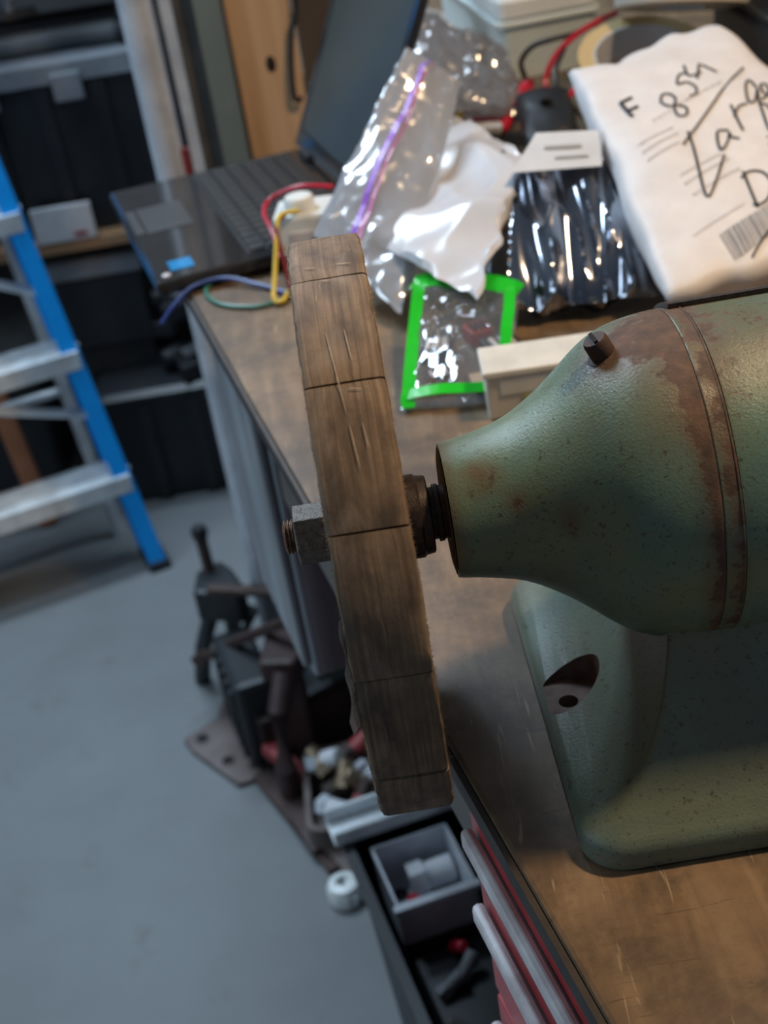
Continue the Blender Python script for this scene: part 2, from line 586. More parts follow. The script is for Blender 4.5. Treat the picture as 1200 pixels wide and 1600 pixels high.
for side in (0, 1):
    pr = smoothp(bellp)
    if side:
        pr = [(.48 - x, r) for x, r in pr]
    b = kid(MB().lathe_x(pr, AX, 128), 'end_bell', 'green', mc, smooth=True)
    rust_attr(b, bell_rust)
    s = -1 if not side else 1
    xf = .035 if not side else .445
    nf = kid(MB().lathe_x([(xf + s * .0008, .0288), (xf + s * .0016, .0245), (xf + s * .0006, .016)], AX, 64), 'bearing_face', 'noseface', mc, smooth=True)

lip = [(.1394, .0722), (.1397, .0731), (.1402, .0734), (.1464, .0734), (.1467, .0738), (.1473, .0738), (.1476, .0733), (.1478, .0724)]


def lip_rust(p):
    return .36 + .22 * max(0, 1 - abs(p.x - .1465) / .003) + .15 * max(0, (p.z - AXIS_Z) / .074)


for side in (0, 1):
    pr = lip if not side else [(.48 - x, r) for x, r in lip]
    o = kid(MB().lathe_x(pr, AX, 128), 'seam_ring', 'green', mc, smooth=True, angle=25)
    rust_attr(o, lambda p: lip_rust(p if p.x < .24 else Vector((.48 - p.x, p.y, p.z))))
o = kid(MB().lathe_x([(.1476, .0722), (.1480, .0732)] + [(.149 + .182 * i / 16, .0734) for i in range(17)] + [(.332, .0732), (.3324, .0722)], AX, 128), 'motor_barrel', 'green', mc, smooth=True)
rust_attr(o, lambda p: .04 + .40 * max(0, (p.z - AXIS_Z - .055) / .018) + .16 * max(0, 1 - abs(p.x - .149) / .006))
# thin name plate bent over the top of the barrel
npm = MB()
rings = []
for rr in (.0736, .0756):
    for xx in (.142, .26):
        rings.append([Vector((xx, rr * sin(rad(a)), AXIS_Z + rr * cos(rad(a)))) for a in range(14, 61, 4)])
n_ = len(rings[0])
for r in rings:
    npm.v += r
for i in range(n_ - 1):
    for a, b in ((0, 1), (3, 2), (2, 0), (1, 3)):
        npm.f.append([a * n_ + i, b * n_ + i, b * n_ + i + 1, a * n_ + i + 1])
for i in (0, n_ - 1):
    npm.f.append([0 * n_ + i, 1 * n_ + i, 3 * n_ + i, 2 * n_ + i])
kid(npm, 'name_plate', 'darksteel', mc)

# slotted bolt on the bell
nrm = Vector((-.42, -.04, .9)).normalized()
sr = nrm.to_track_quat('Z', 'Y').to_matrix().to_4x4()
sr = sr @ Matrix.Scale(1.2, 4)
sr.translation = screw_pos - nrm * .002
bo = kid(MB().lathe_z([(.0062, 0), (.0062, .0012), (.0046, .0014), (.0046, .0072), (.0040, .0084), (.0012, .0086)], n=20).xform(sr), 'bolt', 'rust', mc, smooth=True)
subkid(MB().quadbox((0, 0, .0087), .0036, .0007, .0006).xform(sr), 'slot', 'black', bo, mc)

# pedestal
PX0, PX1 = .067, .413
prs = [(.0000, .0025, -.1020, .112, .020), (.0015, .0005, -.1045, .1145, .020), (.0100, 0, -.105, .115, .020), (.0140, .0015, -.1035, .1135, .020),
       (.0165, .0045, -.1005, .110, .020), (.0195, .0105, -.0975, .1055, .019), (.0240, .0175, -.0935, .100, .018), (.0300, .0250, -.0885, .094, .017),
       (.0370, .0320, -.083, .088, .016), (.0450, .0380, -.077, .081, .015), (.0540, .0430, -.0705, .074, .013), (.0640, .0470, -.064, .067, .011),
       (.0750, .0500, -.0585, .060, .010), (.0870, .0520, -.054, .055, .009), (.1000, .053, -.050, .052, .008)]
rings = []
for z, ins, yf, yb, r in prs:
    rk = 1.0 if z < .0145 else max(.28, 1 - (z - .0145) / .010)
    rings.append([Vector((x, y, BENCH_Z + z)) for x, y in rrect(PX0 + ins, PX1 - ins, yf, yb, r * rk, 7)])
ped = kid(MB().rings(rings), 'pedestal', 'greenbase', mc, smooth=True, angle=50)


def boolean_cut(o, cutter_mb):
    c = cutter_mb.build('cutter_tmp', 'black')
    c.location = (0, 0, 0)
    md = o.modifiers.new('cut', 'BOOLEAN')
    md.operation = 'DIFFERENCE'
    md.object = c
    md.solver = 'EXACT'
    bpy.context.view_layer.update()
    dg = bpy.context.evaluated_depsgraph_get()
    me = bpy.data.meshes.new_from_object(o.evaluated_get(dg))
    o.modifiers.clear()
    o.data = me
    bpy.data.objects.remove(c)


HOLE = (.0810, .0000)
cut = MB().lathe_z([(.0160, BENCH_Z + .0150), (.0160, BENCH_Z + .08)], (HOLE[0], HOLE[1], 0), 32)
boolean_cut(ped, cut)
cut = MB().lathe_z([(.0048, BENCH_Z + .004), (.0048, BENCH_Z + .05)], (HOLE[0] - .001, HOLE[1] - .003, 0), 24)
boolean_cut(ped, cut)
ped.data.materials.clear()
ped.data.materials.append(MT['greenbase'])
ped.data.materials.append(MT['pocket'])
for pl in ped.data.polygons:
    c = pl.center + BC
    d = sqrt((c.x - HOLE[0]) ** 2 + (c.y - HOLE[1]) ** 2)
    if d < .0165 and c.z < BENCH_Z + .05 and (abs(pl.normal.z) < .15 or pl.normal.z > .985) and abs(pl.normal.x) + abs(pl.normal.y) < 1.5 and c.z > BENCH_Z + .002:
        pl.material_index = 1
rust_attr(ped, lambda p: .03)
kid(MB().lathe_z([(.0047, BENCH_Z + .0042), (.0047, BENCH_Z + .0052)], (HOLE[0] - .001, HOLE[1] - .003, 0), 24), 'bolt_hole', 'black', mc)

# shaft, collar, flange, nut
kid(MB().lathe_x([(-.0395, .0058), (-.0385, .0072), (.040, .0072)], AX, 32), 'shaft', 'thread', mc, smooth=True)
th = []
x = -.0390
while x < -.033:
    th += [(x, .0070), (x + .0007, .0079), (x + .0010, .0079)]
    x += .0016
kid(MB().lathe_x(th, AX, 40), 'thread', 'thread', mc, smooth=True, angle=20)
nutm = MB()
rr = []
for x, r in ((-.0342, .0122), (-.0336, .0136), (-.0166, .0136), (-.0160, .0126)):
    rr.append([AX + Vector((x, -r * cos(rad(60 * k + 29 + 30)), r * sin(rad(60 * k + 29 + 30)))) for k in range(6)])
kid(nutm.rings(rr), 'nut', 'nutsteel', mc, bevel=.0008)
kid(MB().lathe_x([(.0158, .0184), (.0165, .0190), (.0215, .0190), (.0222, .0184), (.0226, .0180), (.0262, .0176), (.0268, .0168)], AX, 48), 'flange', 'darksteel', mc, smooth=True, angle=30)
kid(MB().lathe_x([(.0268, .0118), (.0290, .0118), (.0292, .0130), (.0312, .0130), (.0318, .0122), (.0352, .0122)], AX, 40), 'collar', 'darksteel', mc, smooth=True, angle=30)
kid(MB().lathe_x([(.444, .0122), (.452, .0122), (.4525, .0076), (.50, .0076), (.501, .0066)], AX, 32), 'shaft', 'thread', mc, smooth=True, angle=30)

# ---- wheel
RW, HW = .127, .0152
wh = kid(MB().lathe_x([(-.0146, .009), (-.0148, .06), (-.0146, .1112), (.0146, .1112), (.0148, .06), (.0146, .009)], AX, 84), 'wheel', 'core', mc, smooth=True, angle=30)
wh['label'] = 'worn brown wheel seen edge-on with dark cross joints'
NSEG = 14
STEP = 2 * pi / NSEG
for k in range(NSEG):
    t0 = rad(.8) + k * STEP
    g = .0068 if k % 2 else .0055
    na = 12
    rnd = random.Random(k)
    rj = rnd.uniform(-.0005, .0004)
    sk = rnd.uniform(-.004, .004)
    prof = [(-.0146, .1113), (-.0153, .118), (-.0152, .1255), (-.0146, .1266), (-.0132, .1271), (-.007, .1272), (0, .1272), (.007, .1272),
            (.0132, .1270), (.0146, .1265), (.0152, .1254), (.0153, .118), (.0146, .1113)]
    rings = []
    uvs = []
    for i in range(na + 1):
        f = i / na
        ring = []
        for j, (x, r) in enumerate(prof):
            th_ = t0 + g / 2 + (STEP - g) * f + sk * (x / .015) * (1 if f in (0, 1) else 1 - abs(2 * f - 1) * 0)
            e = noise.noise(Vector((th_ * 9, x * 300, k * 3.1)))
            e2 = noise.noise(Vector((th_ * 40, (1 if x > 0 else -1) * 7, k)))
            rr_ = r + rj + e * .00025 - (.0005 if f in (0, 1) and r > .125 else 0)
            xx = x + (e2 * .0004 if abs(x) > .013 else 0) + .00035 * rnd.uniform(-1, 1) * (abs(x) > .0145)
            d = -FW * cos(th_) - UPV * sin(th_)
            ring.append(AX + Vector((xx, 0, 0)) + d * rr_)
        rings.append(ring)
    mb = MB().rings(rings)
    so = subkid(mb, 'rim_segment', 'leather', wh, mc, smooth=True, angle=35)
    uvl = so.data.uv_layers.new(name='UVMap')
    for lp in so.data.loops:
        p = so.data.vertices[lp.vertex_index].co + BC - AX
        a = atan2(-p.dot(UPV), -p.dot(FW))
        if a < t0 - 2 * STEP - .1:
            a += 2 * pi
        rad_ = sqrt(max(0, p.length_squared - p.x ** 2))
        uvl.data[lp.index].uv = (a * RW + k * .003, p.x + (.127 - rad_) * (1 if p.x > 0 else -1) + k * .0)
scr = MB()
for a0, a1, x0, x1 in ((-.62, -.33, -.0040, -.0010), (-.30, -.16, -.0006, .0008), (-.30, -.22, .0042, .0050), (-.62, -.50, .0030, .0040), (-.41, -.40, .0012, .0062), (-.95, -.94, .004, .010), (-.955, -.945, -.009, -.004), (-.86, -.855, -.003, .001)):
    n = 8
    b = len(scr.v)
    for i in range(n + 1):
        f = i / n
        a, x = a0 + (a1 - a0) * f, x0 + (x1 - x0) * f
        d = -FW * cos(a) - UPV * sin(a)
        td = FW * sin(a) - UPV * cos(a)
        along = (td * (a1 - a0) * RW + XW * (x1 - x0)).normalized()
        sd_ = d.cross(along).normalized()
        w = .00022 * (1 - abs(2 * f - 1) ** 3) + .00004
        for q in (-1, 1):
            scr.v.append(AX + XW * x + d * .12775 + sd_ * w * q)
    for i in range(n):
        scr.f.append([b + 2 * i, b + 2 * i + 1, b + 2 * i + 3, b + 2 * i + 2])
so = subkid(scr, 'surface_scratches', 'scratch', wh, mc)
so['kind'] = 'stuff'
# fibres fraying along both rim edges
fz = MB()
rf = random.Random(3)
for i in range(2600):
    sgn = rf.choice((-1, 1))
    a = rf.uniform(-1.6, 1.6)
    d = -FW * cos(a) - UPV * sin(a)
    tdir = FW * sin(a) - UPV * cos(a)
    r0 = .1262 - abs(rf.gauss(0, .0012))
    p = AX + Vector((sgn * (.0150 + (.1262 - r0) * .05), 0, 0)) + d * r0
    L = rf.uniform(.0005, .0017) * (1.5 if rf.random() < .1 else 1) * (1.5 if a > .45 else 1)
    q = p + Vector((sgn * L * rf.uniform(.4, 1), 0, 0)) + d * L * rf.uniform(-.2, .6) + tdir * L * rf.uniform(-.7, .7)
    w = tdir * .00010
    b = len(fz.v)
    fz.v += [p - w, p + w, q]
    fz.f.append([b, b + 1, b + 2])
fo = subkid(fz, 'fibre_fringe', 'fuzz', wh, mc)
fo['kind'] = 'stuff'
# torn strip peeling off the left edge
tp = MB()
rows = []
for i in range(15):
    f = i / 14
    a = rad(15 + 22 * f)
    d = -FW * cos(a) - UPV * sin(a)
    out = .0006 + .0015 * f ** 1.5 + .0006 * sin(f * 17)
    base = AX + d * .1235
    w1 = .0009 + .0012 * rf.random() + (.0018 if i > 11 else 0)
    rows.append([base + Vector((-.0152, 0, 0)), base + Vector((-.0152 - out * .6, 0, 0)) + d * .0004, base + Vector((-.0152 - out - w1 * .4, 0, 0)) + d * (.0006 + w1)])
for off in (0, .0004):
    tp.v += [p + Vector((0, -off, off)) for r in rows for p in r]
nr = len(rows)
for s_ in (0, 1):
    for i in range(nr - 1):
        for j in range(2):
            b = s_ * nr * 3 + i * 3 + j
            tp.f.append([b, b + 1, b + 4, b + 3])
to = subkid(tp, 'torn_strip', 'paper', wh, mc)
to['label'] = 'torn pale strip peeling from the wheel edge'


# ------------------------------------------------------------------ bags
def pillow(corners, thick, nu=40, nv=40, amp=.004, freq=30, seed=0, edge=.003, power=.6, octs=3, ridge=True, aniso=None, dent=0, belly=None):
    """closed crumpled pouch: corners BL, BR, TR, TL. returns (MB, surface function)"""
    BLc, BRc, TRc, TLc = [Vector(c) for c in corners]
    N = (BRc - BLc).cross(TLc - BLc).normalized()
    so = Vector((seed * 13.7, seed * 5.1, seed * 9.3))

    def dn(p, side):
        v, a, fq = 0, 1, freq
        if aniso:
            q = p - BLc
            U_, V_ = (BRc - BLc).normalized(), (TLc - BLc).normalized()
            p = Vector((q.dot(U_) * aniso[0], q.dot(V_) * aniso[1], q.dot(N)))
        for _ in range(octs):
            n_ = noise.noise(p * fq + so + Vector((0, 0, side * 31)))
            v += a * ((.5 - abs(n_) * 2) if ridge else n_)
            a *= .5
            fq *= 2.1
        return v

    def surf(u, v, side=1):
        p = BLc.lerp(BRc, u).lerp(TLc.lerp(TRc, u), v)
        e = max(0, 16 * u * (1 - u) * v * (1 - v)) ** power
        el = 1 - min(1, min(u, 1 - u, v, 1 - v) * 8)
        p = p + (TLc - BLc).normalized() * edge * noise.noise(Vector((u * 7, v * 7, seed))) * el
        p = p + (BRc - BLc).normalized() * edge * noise.noise(Vector((u * 7, v * 7, seed + 50))) * el
        if dent:
            p = p - (TLc - BLc).normalized() * dent * math.exp(-((u - .27) / .17) ** 2) * v ** 5
        k = min(1, e * 3 + .25)
        return p + N * ((thick if side > 0 else -thick * (belly or 1)) * e + amp * dn(p, side if e > 0 else 0) * k * (1 if e > 0 else .6))

    mb = MB()
    idx = {}
    for side in (1, -1):
        for j in range(nv + 1):
            for i in range(nu + 1):
                border = i in (0, nu) or j in (0, nv)
                key = (i, j, 0 if border else side)
                if key in idx:
                    continue
                idx[key] = len(mb.v)
                mb.v.append(surf(i / nu, j / nv, side))
        for j in range(nv):
            for i in range(nu):
                q = [(i, j), (i + 1, j), (i + 1, j + 1), (i, j + 1)]
                f = [idx[(a, b, 0 if (a in (0, nu) or b in (0, nv)) else side)] for a, b in q]
                mb.f.append(f if side > 0 else f[::-1])
    return mb, surf, N


def ribbon(surf, N, pts, w, off=.0008, n=5):
    """flat marker stroke following a pouch surface; pts are (u, v)"""
    path = catmull([(u, v, 0) for u, v in pts], n) if len(pts) > 2 else [Vector((pts[0][0] + (pts[1][0] - pts[0][0]) * i / 10, pts[0][1] + (pts[1][1] - pts[0][1]) * i / 10, 0)) for i in range(11)]
    P = [surf(p.x, p.y) + N * off for p in path]
    mb = MB()
    m = len(P)
    for i, p in enumerate(P):
        t = (P[min(i + 1, m - 1)] - P[max(i - 1, 0)]).normalized()
        s = t.cross(N).normalized()
        for q in (-1, 1):
            mb.v.append(p + s * q * w / 2)
            mb.v.append(p + s * q * w / 2 + N * .0003)
    for i in range(m - 1):
        b = i * 4
        mb.f += [[b + 1, b + 3, b + 7, b + 5], [b, b + 4, b + 6, b + 2], [b, b + 1, b + 5, b + 4], [b + 2, b + 6, b + 7, b + 3]]
    return mb


def patch(surf, N, uv, off=.0009, n=10):
    """thin label on a pouch; uv = four corners"""
    mb = MB()
    a, b, c, d = [Vector((*p, 0)) for p in uv]
    for o in (off, off - .0004):
        for j in range(n + 1):
            for i in range(n + 1):
                q = a.lerp(b, i / n).lerp(d.lerp(c, i / n), j / n)
                mb.v.append(surf(q.x, q.y) + N * o)
    s = (n + 1) ** 2
    for k in (0, 1):
        for j in range(n):
            for i in range(n):
                r = k * s + j * (n + 1) + i
                f = [r, r + 1, r + n + 2, r + n + 1]
                mb.f.append(f if k == 0 else f[::-1])
    return mb


def merge(mbs):
    out = MB()
    for m in mbs:
        b = len(out.v)
        out.v += m.v
        out.f += [[i + b for i in f] for f in m.f]
    return out


# ---- white mailer with handwriting
mBL, mTL, mTR = Vector((.230, .385, .940)), Vector((.226, .695, 1.030)), Vector((.374, .738, 1.035))
mBR = mBL + mTR - mTL + Vector((.06, 0, 0))
ml = thing('padded_mailer', 'white padded mailer with black handwriting and a barcode', 'parcel', loc=(.30, .55, .95))
mb, ms_, mN = pillow([mBL, mBR, mTR, mTL], .021, 44, 70, .0034, 14, 4, .006, .33, 2, ridge=False, dent=.022, belly=2.2)


def ms(u, v, side=1):
    return ms_(u * .154 / (.154 + (1 - v) * .06), v, side)


kid(mb, 'envelope', 'mailer', ml, smooth=True, angle=180)
ink = {
    'F': [[(0.172, 0.721), (0.195, 0.64)], [(0.167, 0.723), (0.239, 0.728)], [(0.182, 0.676), (0.249, 0.68)]],
    '8': [[(0.432, 0.668), (0.395, 0.680), (0.368, 0.655), (0.392, 0.625), (0.440, 0.612), (0.478, 0.590), (0.462, 0.566), (0.420, 0.574), (0.418, 0.608), (0.446, 0.640), (0.432, 0.668)]],
    '5': [[(0.579, 0.739), (0.533, 0.74), (0.5, 0.7), (0.552, 0.698), (0.583, 0.664), (0.564, 0.633), (0.524, 0.631)]],
    '4': [[(0.592, 0.779), (0.584, 0.722), (0.66, 0.72)], [(0.685, 0.773), (0.618, 0.698)], [(0.691, 0.761), (0.747, 0.709)]],
    'long_stroke': [[(0.92, 0.716), (0.417, 0.475), (0.378, 0.45)]],
    'L': [[(0.425, 0.497), (0.412, 0.428), (0.365, 0.258), (0.425, 0.275), (0.546, 0.369)]],
    'a': [[(0.634, 0.457), (0.575, 0.464), (0.544, 0.416), (0.546, 0.389), (0.6, 0.417), (0.63, 0.448), (0.627, 0.429), (0.663, 0.412)]],
    'r': [[(0.714, 0.551), (0.708, 0.444)], [(0.7, 0.504), (0.75, 0.537), (0.801, 0.54)]],
    'g': [[(0.906, 0.597), (0.893, 0.642), (0.848, 0.611), (0.816, 0.547), (0.856, 0.547), (0.905, 0.592), (0.872, 0.533), (0.84, 0.422), (0.858, 0.404), (0.898, 0.447), (0.905, 0.516), (0.869, 0.529)]],
    'e': [[(0.895, 0.545), (0.955, 0.568), (0.975, 0.611), (0.940, 0.612), (0.93, 0.57), (0.98, 0.553)]],
    'D': [[(0.590, 0.288), (0.578, 0.160)], [(0.566, 0.268), (0.620, 0.282), (0.680, 0.268), (0.699, 0.229), (0.660, 0.186), (0.610, 0.168), (0.560, 0.172)]],
    'ri': [[(0.759, 0.3), (0.752, 0.234)], [(0.752, 0.274), (0.8, 0.295), (0.821, 0.29)], [(0.801, 0.368), (0.795, 0.335)], [(0.806, 0.395), (0.812, 0.39)]],
    'stroke': [[(0.467, 0.03), (0.685, 0.124)]]}
for k, ss in ink.items():
    kid(merge([ribbon(ms, mN, s, .0034 if k == 'F' else .0019) for s in ss]), 'printed_letter' if k == 'F' else 'marker_writing', 'ink', ml)
bars = []
rb = random.Random(11)
A0, B0, C0, D0 = [Vector((*p, 0)) for p in ((.346, .119), (.724, .174), (.742, .089), (.369, .036))]
f = 0
while f < .98:
    w = rb.choice((.012, .012, .02, .03))
    q = [A0.lerp(B0, f), A0.lerp(B0, f + w), D0.lerp(C0, f + w), D0.lerp(C0, f)]
    bars.append(patch(ms, mN, [(p.x, p.y) for p in q][::-1], .0008, 3))
    f += w + rb.choice((.012, .018, .024))
kid(merge(bars), 'barcode', 'print', ml)
tl = []
for (a, b) in (((0.281, 0.59), (0.749, 0.656)), ((0.147, 0.505), (0.367, 0.535)), ((0.152, 0.473), (0.372, 0.502)), ((0.163, 0.44), (0.36, 0.464)),
               ((0.284, 0.348), (0.541, 0.379)), ((0.287, 0.316), (0.573, 0.353)), ((0.307, 0.272), (0.587, 0.304))):
    f = 0
    A, B = Vector((*a, 0)), Vector((*b, 0))
    while f < .95:
        w = rb.uniform(.03, .09)
        p, q = A.lerp(B, f), A.lerp(B, min(1, f + w))
        tl.append(ribbon(ms, mN, [(p.x, p.y), (q.x, q.y)], .0013, .0007))
        f += w + .03
tl.append(ribbon(ms, mN, [(.221, .143), (.526, .186)], .0006, .0007))
kid(merge(tl), 'printed_address', 'palepr', ml)['kind'] = 'stuff'

# ---- silver antistatic bag
fb = thing('antistatic_bag', 'crumpled silver antistatic bag with a white label, beside the mailer', 'bag', loc=(.17, .5, .91))
mb, fs, fN = pillow([(.098, .472, .915), (.245, .452, .915), (.232, .585, .985), (.170, .610, .985)], .022, 90, 100, .0110, 13, 9, .007, .5, 2, aniso=(2.4, .50))
kid(mb, 'foil_pouch', 'foil', fb, smooth=True, angle=25)
fcor = [Vector(c) for c in ((.098, .472, .915), (.245, .452, .915), (.232, .585, .985), (.170, .610, .985))]


def flat(u, v, side=1):
    return fcor[0].lerp(fcor[1], u).lerp(fcor[3].lerp(fcor[2], u), v) + fN * (.030 - .008 * v)


kid(patch(flat, fN, [(.02, .74), (.85, .74), (.95, 1.02), (.16, 1.02)], .0045, 6), 'label', 'whitecard', fb)
kid(merge([ribbon(flat, fN, [(.30, .90), (.70, .90)], .0035, .0055), ribbon(flat, fN, [(.42, .82), (.75, .82)], .0020, .0055)]), 'label_print', 'print', fb)

# ---- white poly pouch
pb = thing('white_pouch', 'glossy crumpled white plastic pouch between the clear bag and the silver bag', 'bag', loc=(.10, .6, .93))
mb, ps, pN = pillow([(.036, .572, .950), (.101, .439, .942), (.176, .617, .985), (.122, .801, .985)], .012, 50, 50, .0120, 8, 21, .010, .5, 2)
kid(mb, 'pouch_body', 'pouch', pb, smooth=True, angle=30)
kid(patch(ps, pN, [(.80, .86), (.83, .86), (.83, .89), (.80, .89)], .0009, 2), 'hang_hole', 'black', pb)

# ---- clear zip bag with purple zip
zb = thing('zip_bag', 'clear plastic zip bag with a purple zip strip behind the wheel', 'bag', loc=(.05, .66, .93))
mb, zs, zN = pillow([(-.014, .600, .955), (.046, .500, .914), (.137, .715, 1.030), (.0926, .715, 1.067)], .010, 40, 60, .0050, 16, 33, .004, .5, 3)
kid(mb, 'bag_film', 'zipbag', zb, smooth=True, angle=60)
kid(ribbon(zs, zN, [(.40, .0), (.40, .25), (.41, .5), (.40, .75), (.42, 1.0)], .0050, .0012), 'zip_strip', 'purple', zb)
kid(ribbon(zs, zN, [(.47, .0), (.47, .3), (.48, .6), (.46, 1.0)], .0026, .0013), 'zip_strip', 'pinkzip', zb)

# ---- grey poly bag behind
gb = thing('grey_poly_bag', 'crumpled grey translucent bag lying below the white container', 'bag', loc=(.17, 1.0, .92))
mb, _, _ = pillow([(.110, .930, .955), (.225, .930, .925), (.225, 1.075, .965), (.125, 1.10, 1.02)], .016, 40, 40, .0085, 22, 41, .008, .5, 3)
kid(mb, 'bag_film', 'greybag', gb, smooth=True, angle=30)

# ---- green edged pouch with small parts
ge = thing('green_edged_pouch', 'clear pouch with bright green border lying behind the motor nose', 'bag', loc=(.08, .42, .905))
gcor = [Vector((.030, .356, .9035)), Vector((.106, .344, .9035)), Vector((.138, .468, .935)), Vector((.061, .523, .935))]
mb, gs, gN = pillow(gcor, .010, 40, 40, .0022, 26, 55, .001, .45, 3)
kid(mb, 'pouch_film', 'clearbag', ge, smooth=True, angle=60)
kid(ribbon(gs, gN, [(.0, .07), (.35, .065), (.7, .065), (1., .07)], .0115, .0012), 'border', 'greenedge', ge)
kid(ribbon(gs, gN, [(.075, .0), (.07, .3), (.075, .7), (.08, 1.0)], .0095, .0014), 'border', 'greenedge', ge)
kid(ribbon(gs, gN, [(.93, .0), (.93, .3), (.93, .7), (.92, 1.0)], .0085, .0014), 'border', 'greenedge', ge)
kid(ribbon(gs, gN, [(.0, .93), (.35, .935), (.7, .935), (1., .93)], .020, .0010), 'border', 'greenedge', ge)


def small_block(name, label, cat, c, sx, sy, sz, rz, m, extra=None, group=None):
    t = thing(name, label, cat, group, loc=(c[0], c[1], c[2] - sz))
    R = Matrix.Rotation(rz, 3, 'Z')
    b = MB().quadbox(c, sx, sy, sz, R)
    kid(b, 'housing', m, t, bevel=min(sx, sy, sz) * .25)
    if extra:
        for k in range(3):
            kid(MB().quadbox(Vector(c) + R @ Vector((sx * (-.5 + .5 * k), -sy * .2, sz + .0008)), sx * .14, sy * .6, .0008, R), 'contact', extra, t)
    return t


small_block('relay_block', 'dark red component inside the green-edged pouch', 'component', (.098, .432, .918), .009, .010, .006, .3, 'salmon', 'blackplastic')
small_block('black_module', 'black component at the right inside the green-edged pouch', 'component', (.112, .408, .914), .013, .014, .006, .2, 'blackplastic', 'trim')
small_block('steel_connector', 'silver connector block at the left inside the green-edged pouch', 'component', (.066, .425, .913), .012, .014, .006, -.2, 'foil', 'trim')
small_block('maroon_connector', 'small maroon component low inside the green-edged pouch', 'component', (.062, .388, .908), .010, .007, .0045, .1, 'maroon', 'trim')
small_block('tan_card_insert', 'tan paper insert low inside the green-edged pouch', 'card', (.094, .374, .9062), .010, .013, .0018, .05, 'tan')

# ---- small pale box right behind the bell
bx = thing('parts_box', 'small pale plastic parts box with a lime logo behind the bell', 'box', loc=(.135, .345, .90))
R12 = Matrix.Rotation(rad(-3), 3, 'Z')
cb = Vector((.134, .3420, .9165))
kid(MB().quadbox(cb, .044, .0200, .0164, R12), 'body', 'boxplastic', bx, bevel=.002)
kid(MB().quadbox(cb + Vector((0, 0, .0180)), .0455, .0215, .0028, R12), 'lid', 'boxlabel', bx, bevel=.0015)
kid(MB().quadbox(cb + R12 @ Vector((.004, -.0203, .0085)), .038, .0004, .006, R12), 'paper_label', 'boxlabel', bx)
kid(MB().quadbox(cb + R12 @ Vector((.010, -.0203, -.0065)), .030, .0004, .0075, R12), 'tan_label', 'boxtan', bx)
lg = kid(MB().quadbox(cb + R12 @ Vector((-.012, -.0209, -.0065)), .006, .0003, .0065, R12), 'logo', 'limelogo', bx)
for dx in (-.0025, .0025):
    for dz in (-.003, .003):
        subkid(MB().quadbox(cb + R12 @ Vector((-.012 + dx, -.0214, -.0065 + dz)), .0016, .0003, .0019, R12), 'logo_square', 'boxtan', lg, bx)

# ------------------------------------------------------------------ laptop
# front edge parallel to the bench edge, hanging slightly over it
LA = (bp(.695, 0).x, 0)
lp_o = Vector((-.159, .651, .9165))              # near front corner
ldir = Vector((-.224, .975, 0)).normalized()     # along its width, away
lin = Vector((.975, .224, 0)).normalized()       # from front edge to the hinge


def lp(w, d, z=0):
    return lp_o + ldir * w + lin * d + Vector((0, 0, z))


def lbox(w0, w1, d0, d1, z0, z1):
    return MB().quadbox(lp((w0 + w1) / 2, (d0 + d1) / 2, (z0 + z1) / 2), abs(d1 - d0) / 2, abs(w1 - w0) / 2, abs(z1 - z0) / 2, RB)


lt = thing('laptop', 'open black laptop with glossy palm rest at the bench edge', 'laptop', loc=lp(.15, .1, -.0155))
base = kid(lbox(0, .298, 0, .212, -.014, 0), 'base', 'deckgloss', lt, bevel=.004)
for w in (.02, .278):
    for d in (.035, .19):
        subkid(lbox(w - .008, w + .008, d - .008, d + .008, -.0160, -.0142), 'rubber_foot', 'blackplastic', base, lt)
tpd = subkid(lbox(.135, .215, .016, .062, .0002, .0008), 'touchpad', 'touchpad', base, lt, bevel=.0003)
subkid(lbox(.137, .213, .005, .014, .0002, .0012), 'touchpad_button', 'touchpad', base, lt, bevel=.0004)
stk = subkid(lbox(.020, .045, .018, .040, .0002, .0007), 'sticker', 'bluefoil', base, lt)
subkid(MB().lathe_z([(.004, .9168), (.004, .9176), (.003, .918)], (lp(.012, .012).x, lp(.012, .012).y, 0), 16), 'led_stud', 'trim', base, lt)
kb = kid(lbox(.012, .286, .088, .196, .0002, .0010), 'keyboard', 'blackplastic', lt)
kme = None
for r in range(6):
    n = 15
    d0 = .091 + r * .0173
    h = .0148
    w = .0155
    for i in range(n):
        w0 = .0155 + i * .01785
        c = lp(w0 + w / 2, d0 + h / 2, .0022)
        if kme is None:
            b = MB()
            b.rings([[RB @ Vector((sx * h / 2 * s, sy * w / 2 * s, z)) for sx, sy in ((-1, -1), (1, -1), (1, 1), (-1, 1))] for s, z in ((1, -.0012), (.97, .0006), (.86, .0013))])
            ko = b.build('key', 'key', kb)
            kme = ko.data
        else:
            ko = bpy.data.objects.new('key', kme)
            COL.objects.link(ko)
            ko.parent = kb
        ko.location = c - lt.location
# lid
ltilt = rad(25)
lup = (lin * sin(ltilt) + Vector((0, 0, cos(ltilt)))).normalized()
lnn = ldir.cross(lup).normalized()
if lnn.dot(lin) > 0:
    lnn = -lnn                                    # facing the user
RL = Matrix((lup, ldir, lnn)).transposed()


def lid(w0, w1, h0, h1, n0, n1):
    c = lp((w0 + w1) / 2, .209, .004) + lup * (h0 + h1) / 2 + lnn * (n0 + n1) / 2
    return MB().quadbox(c, abs(h1 - h0) / 2, abs(w1 - w0) / 2, abs(n1 - n0) / 2, RL)


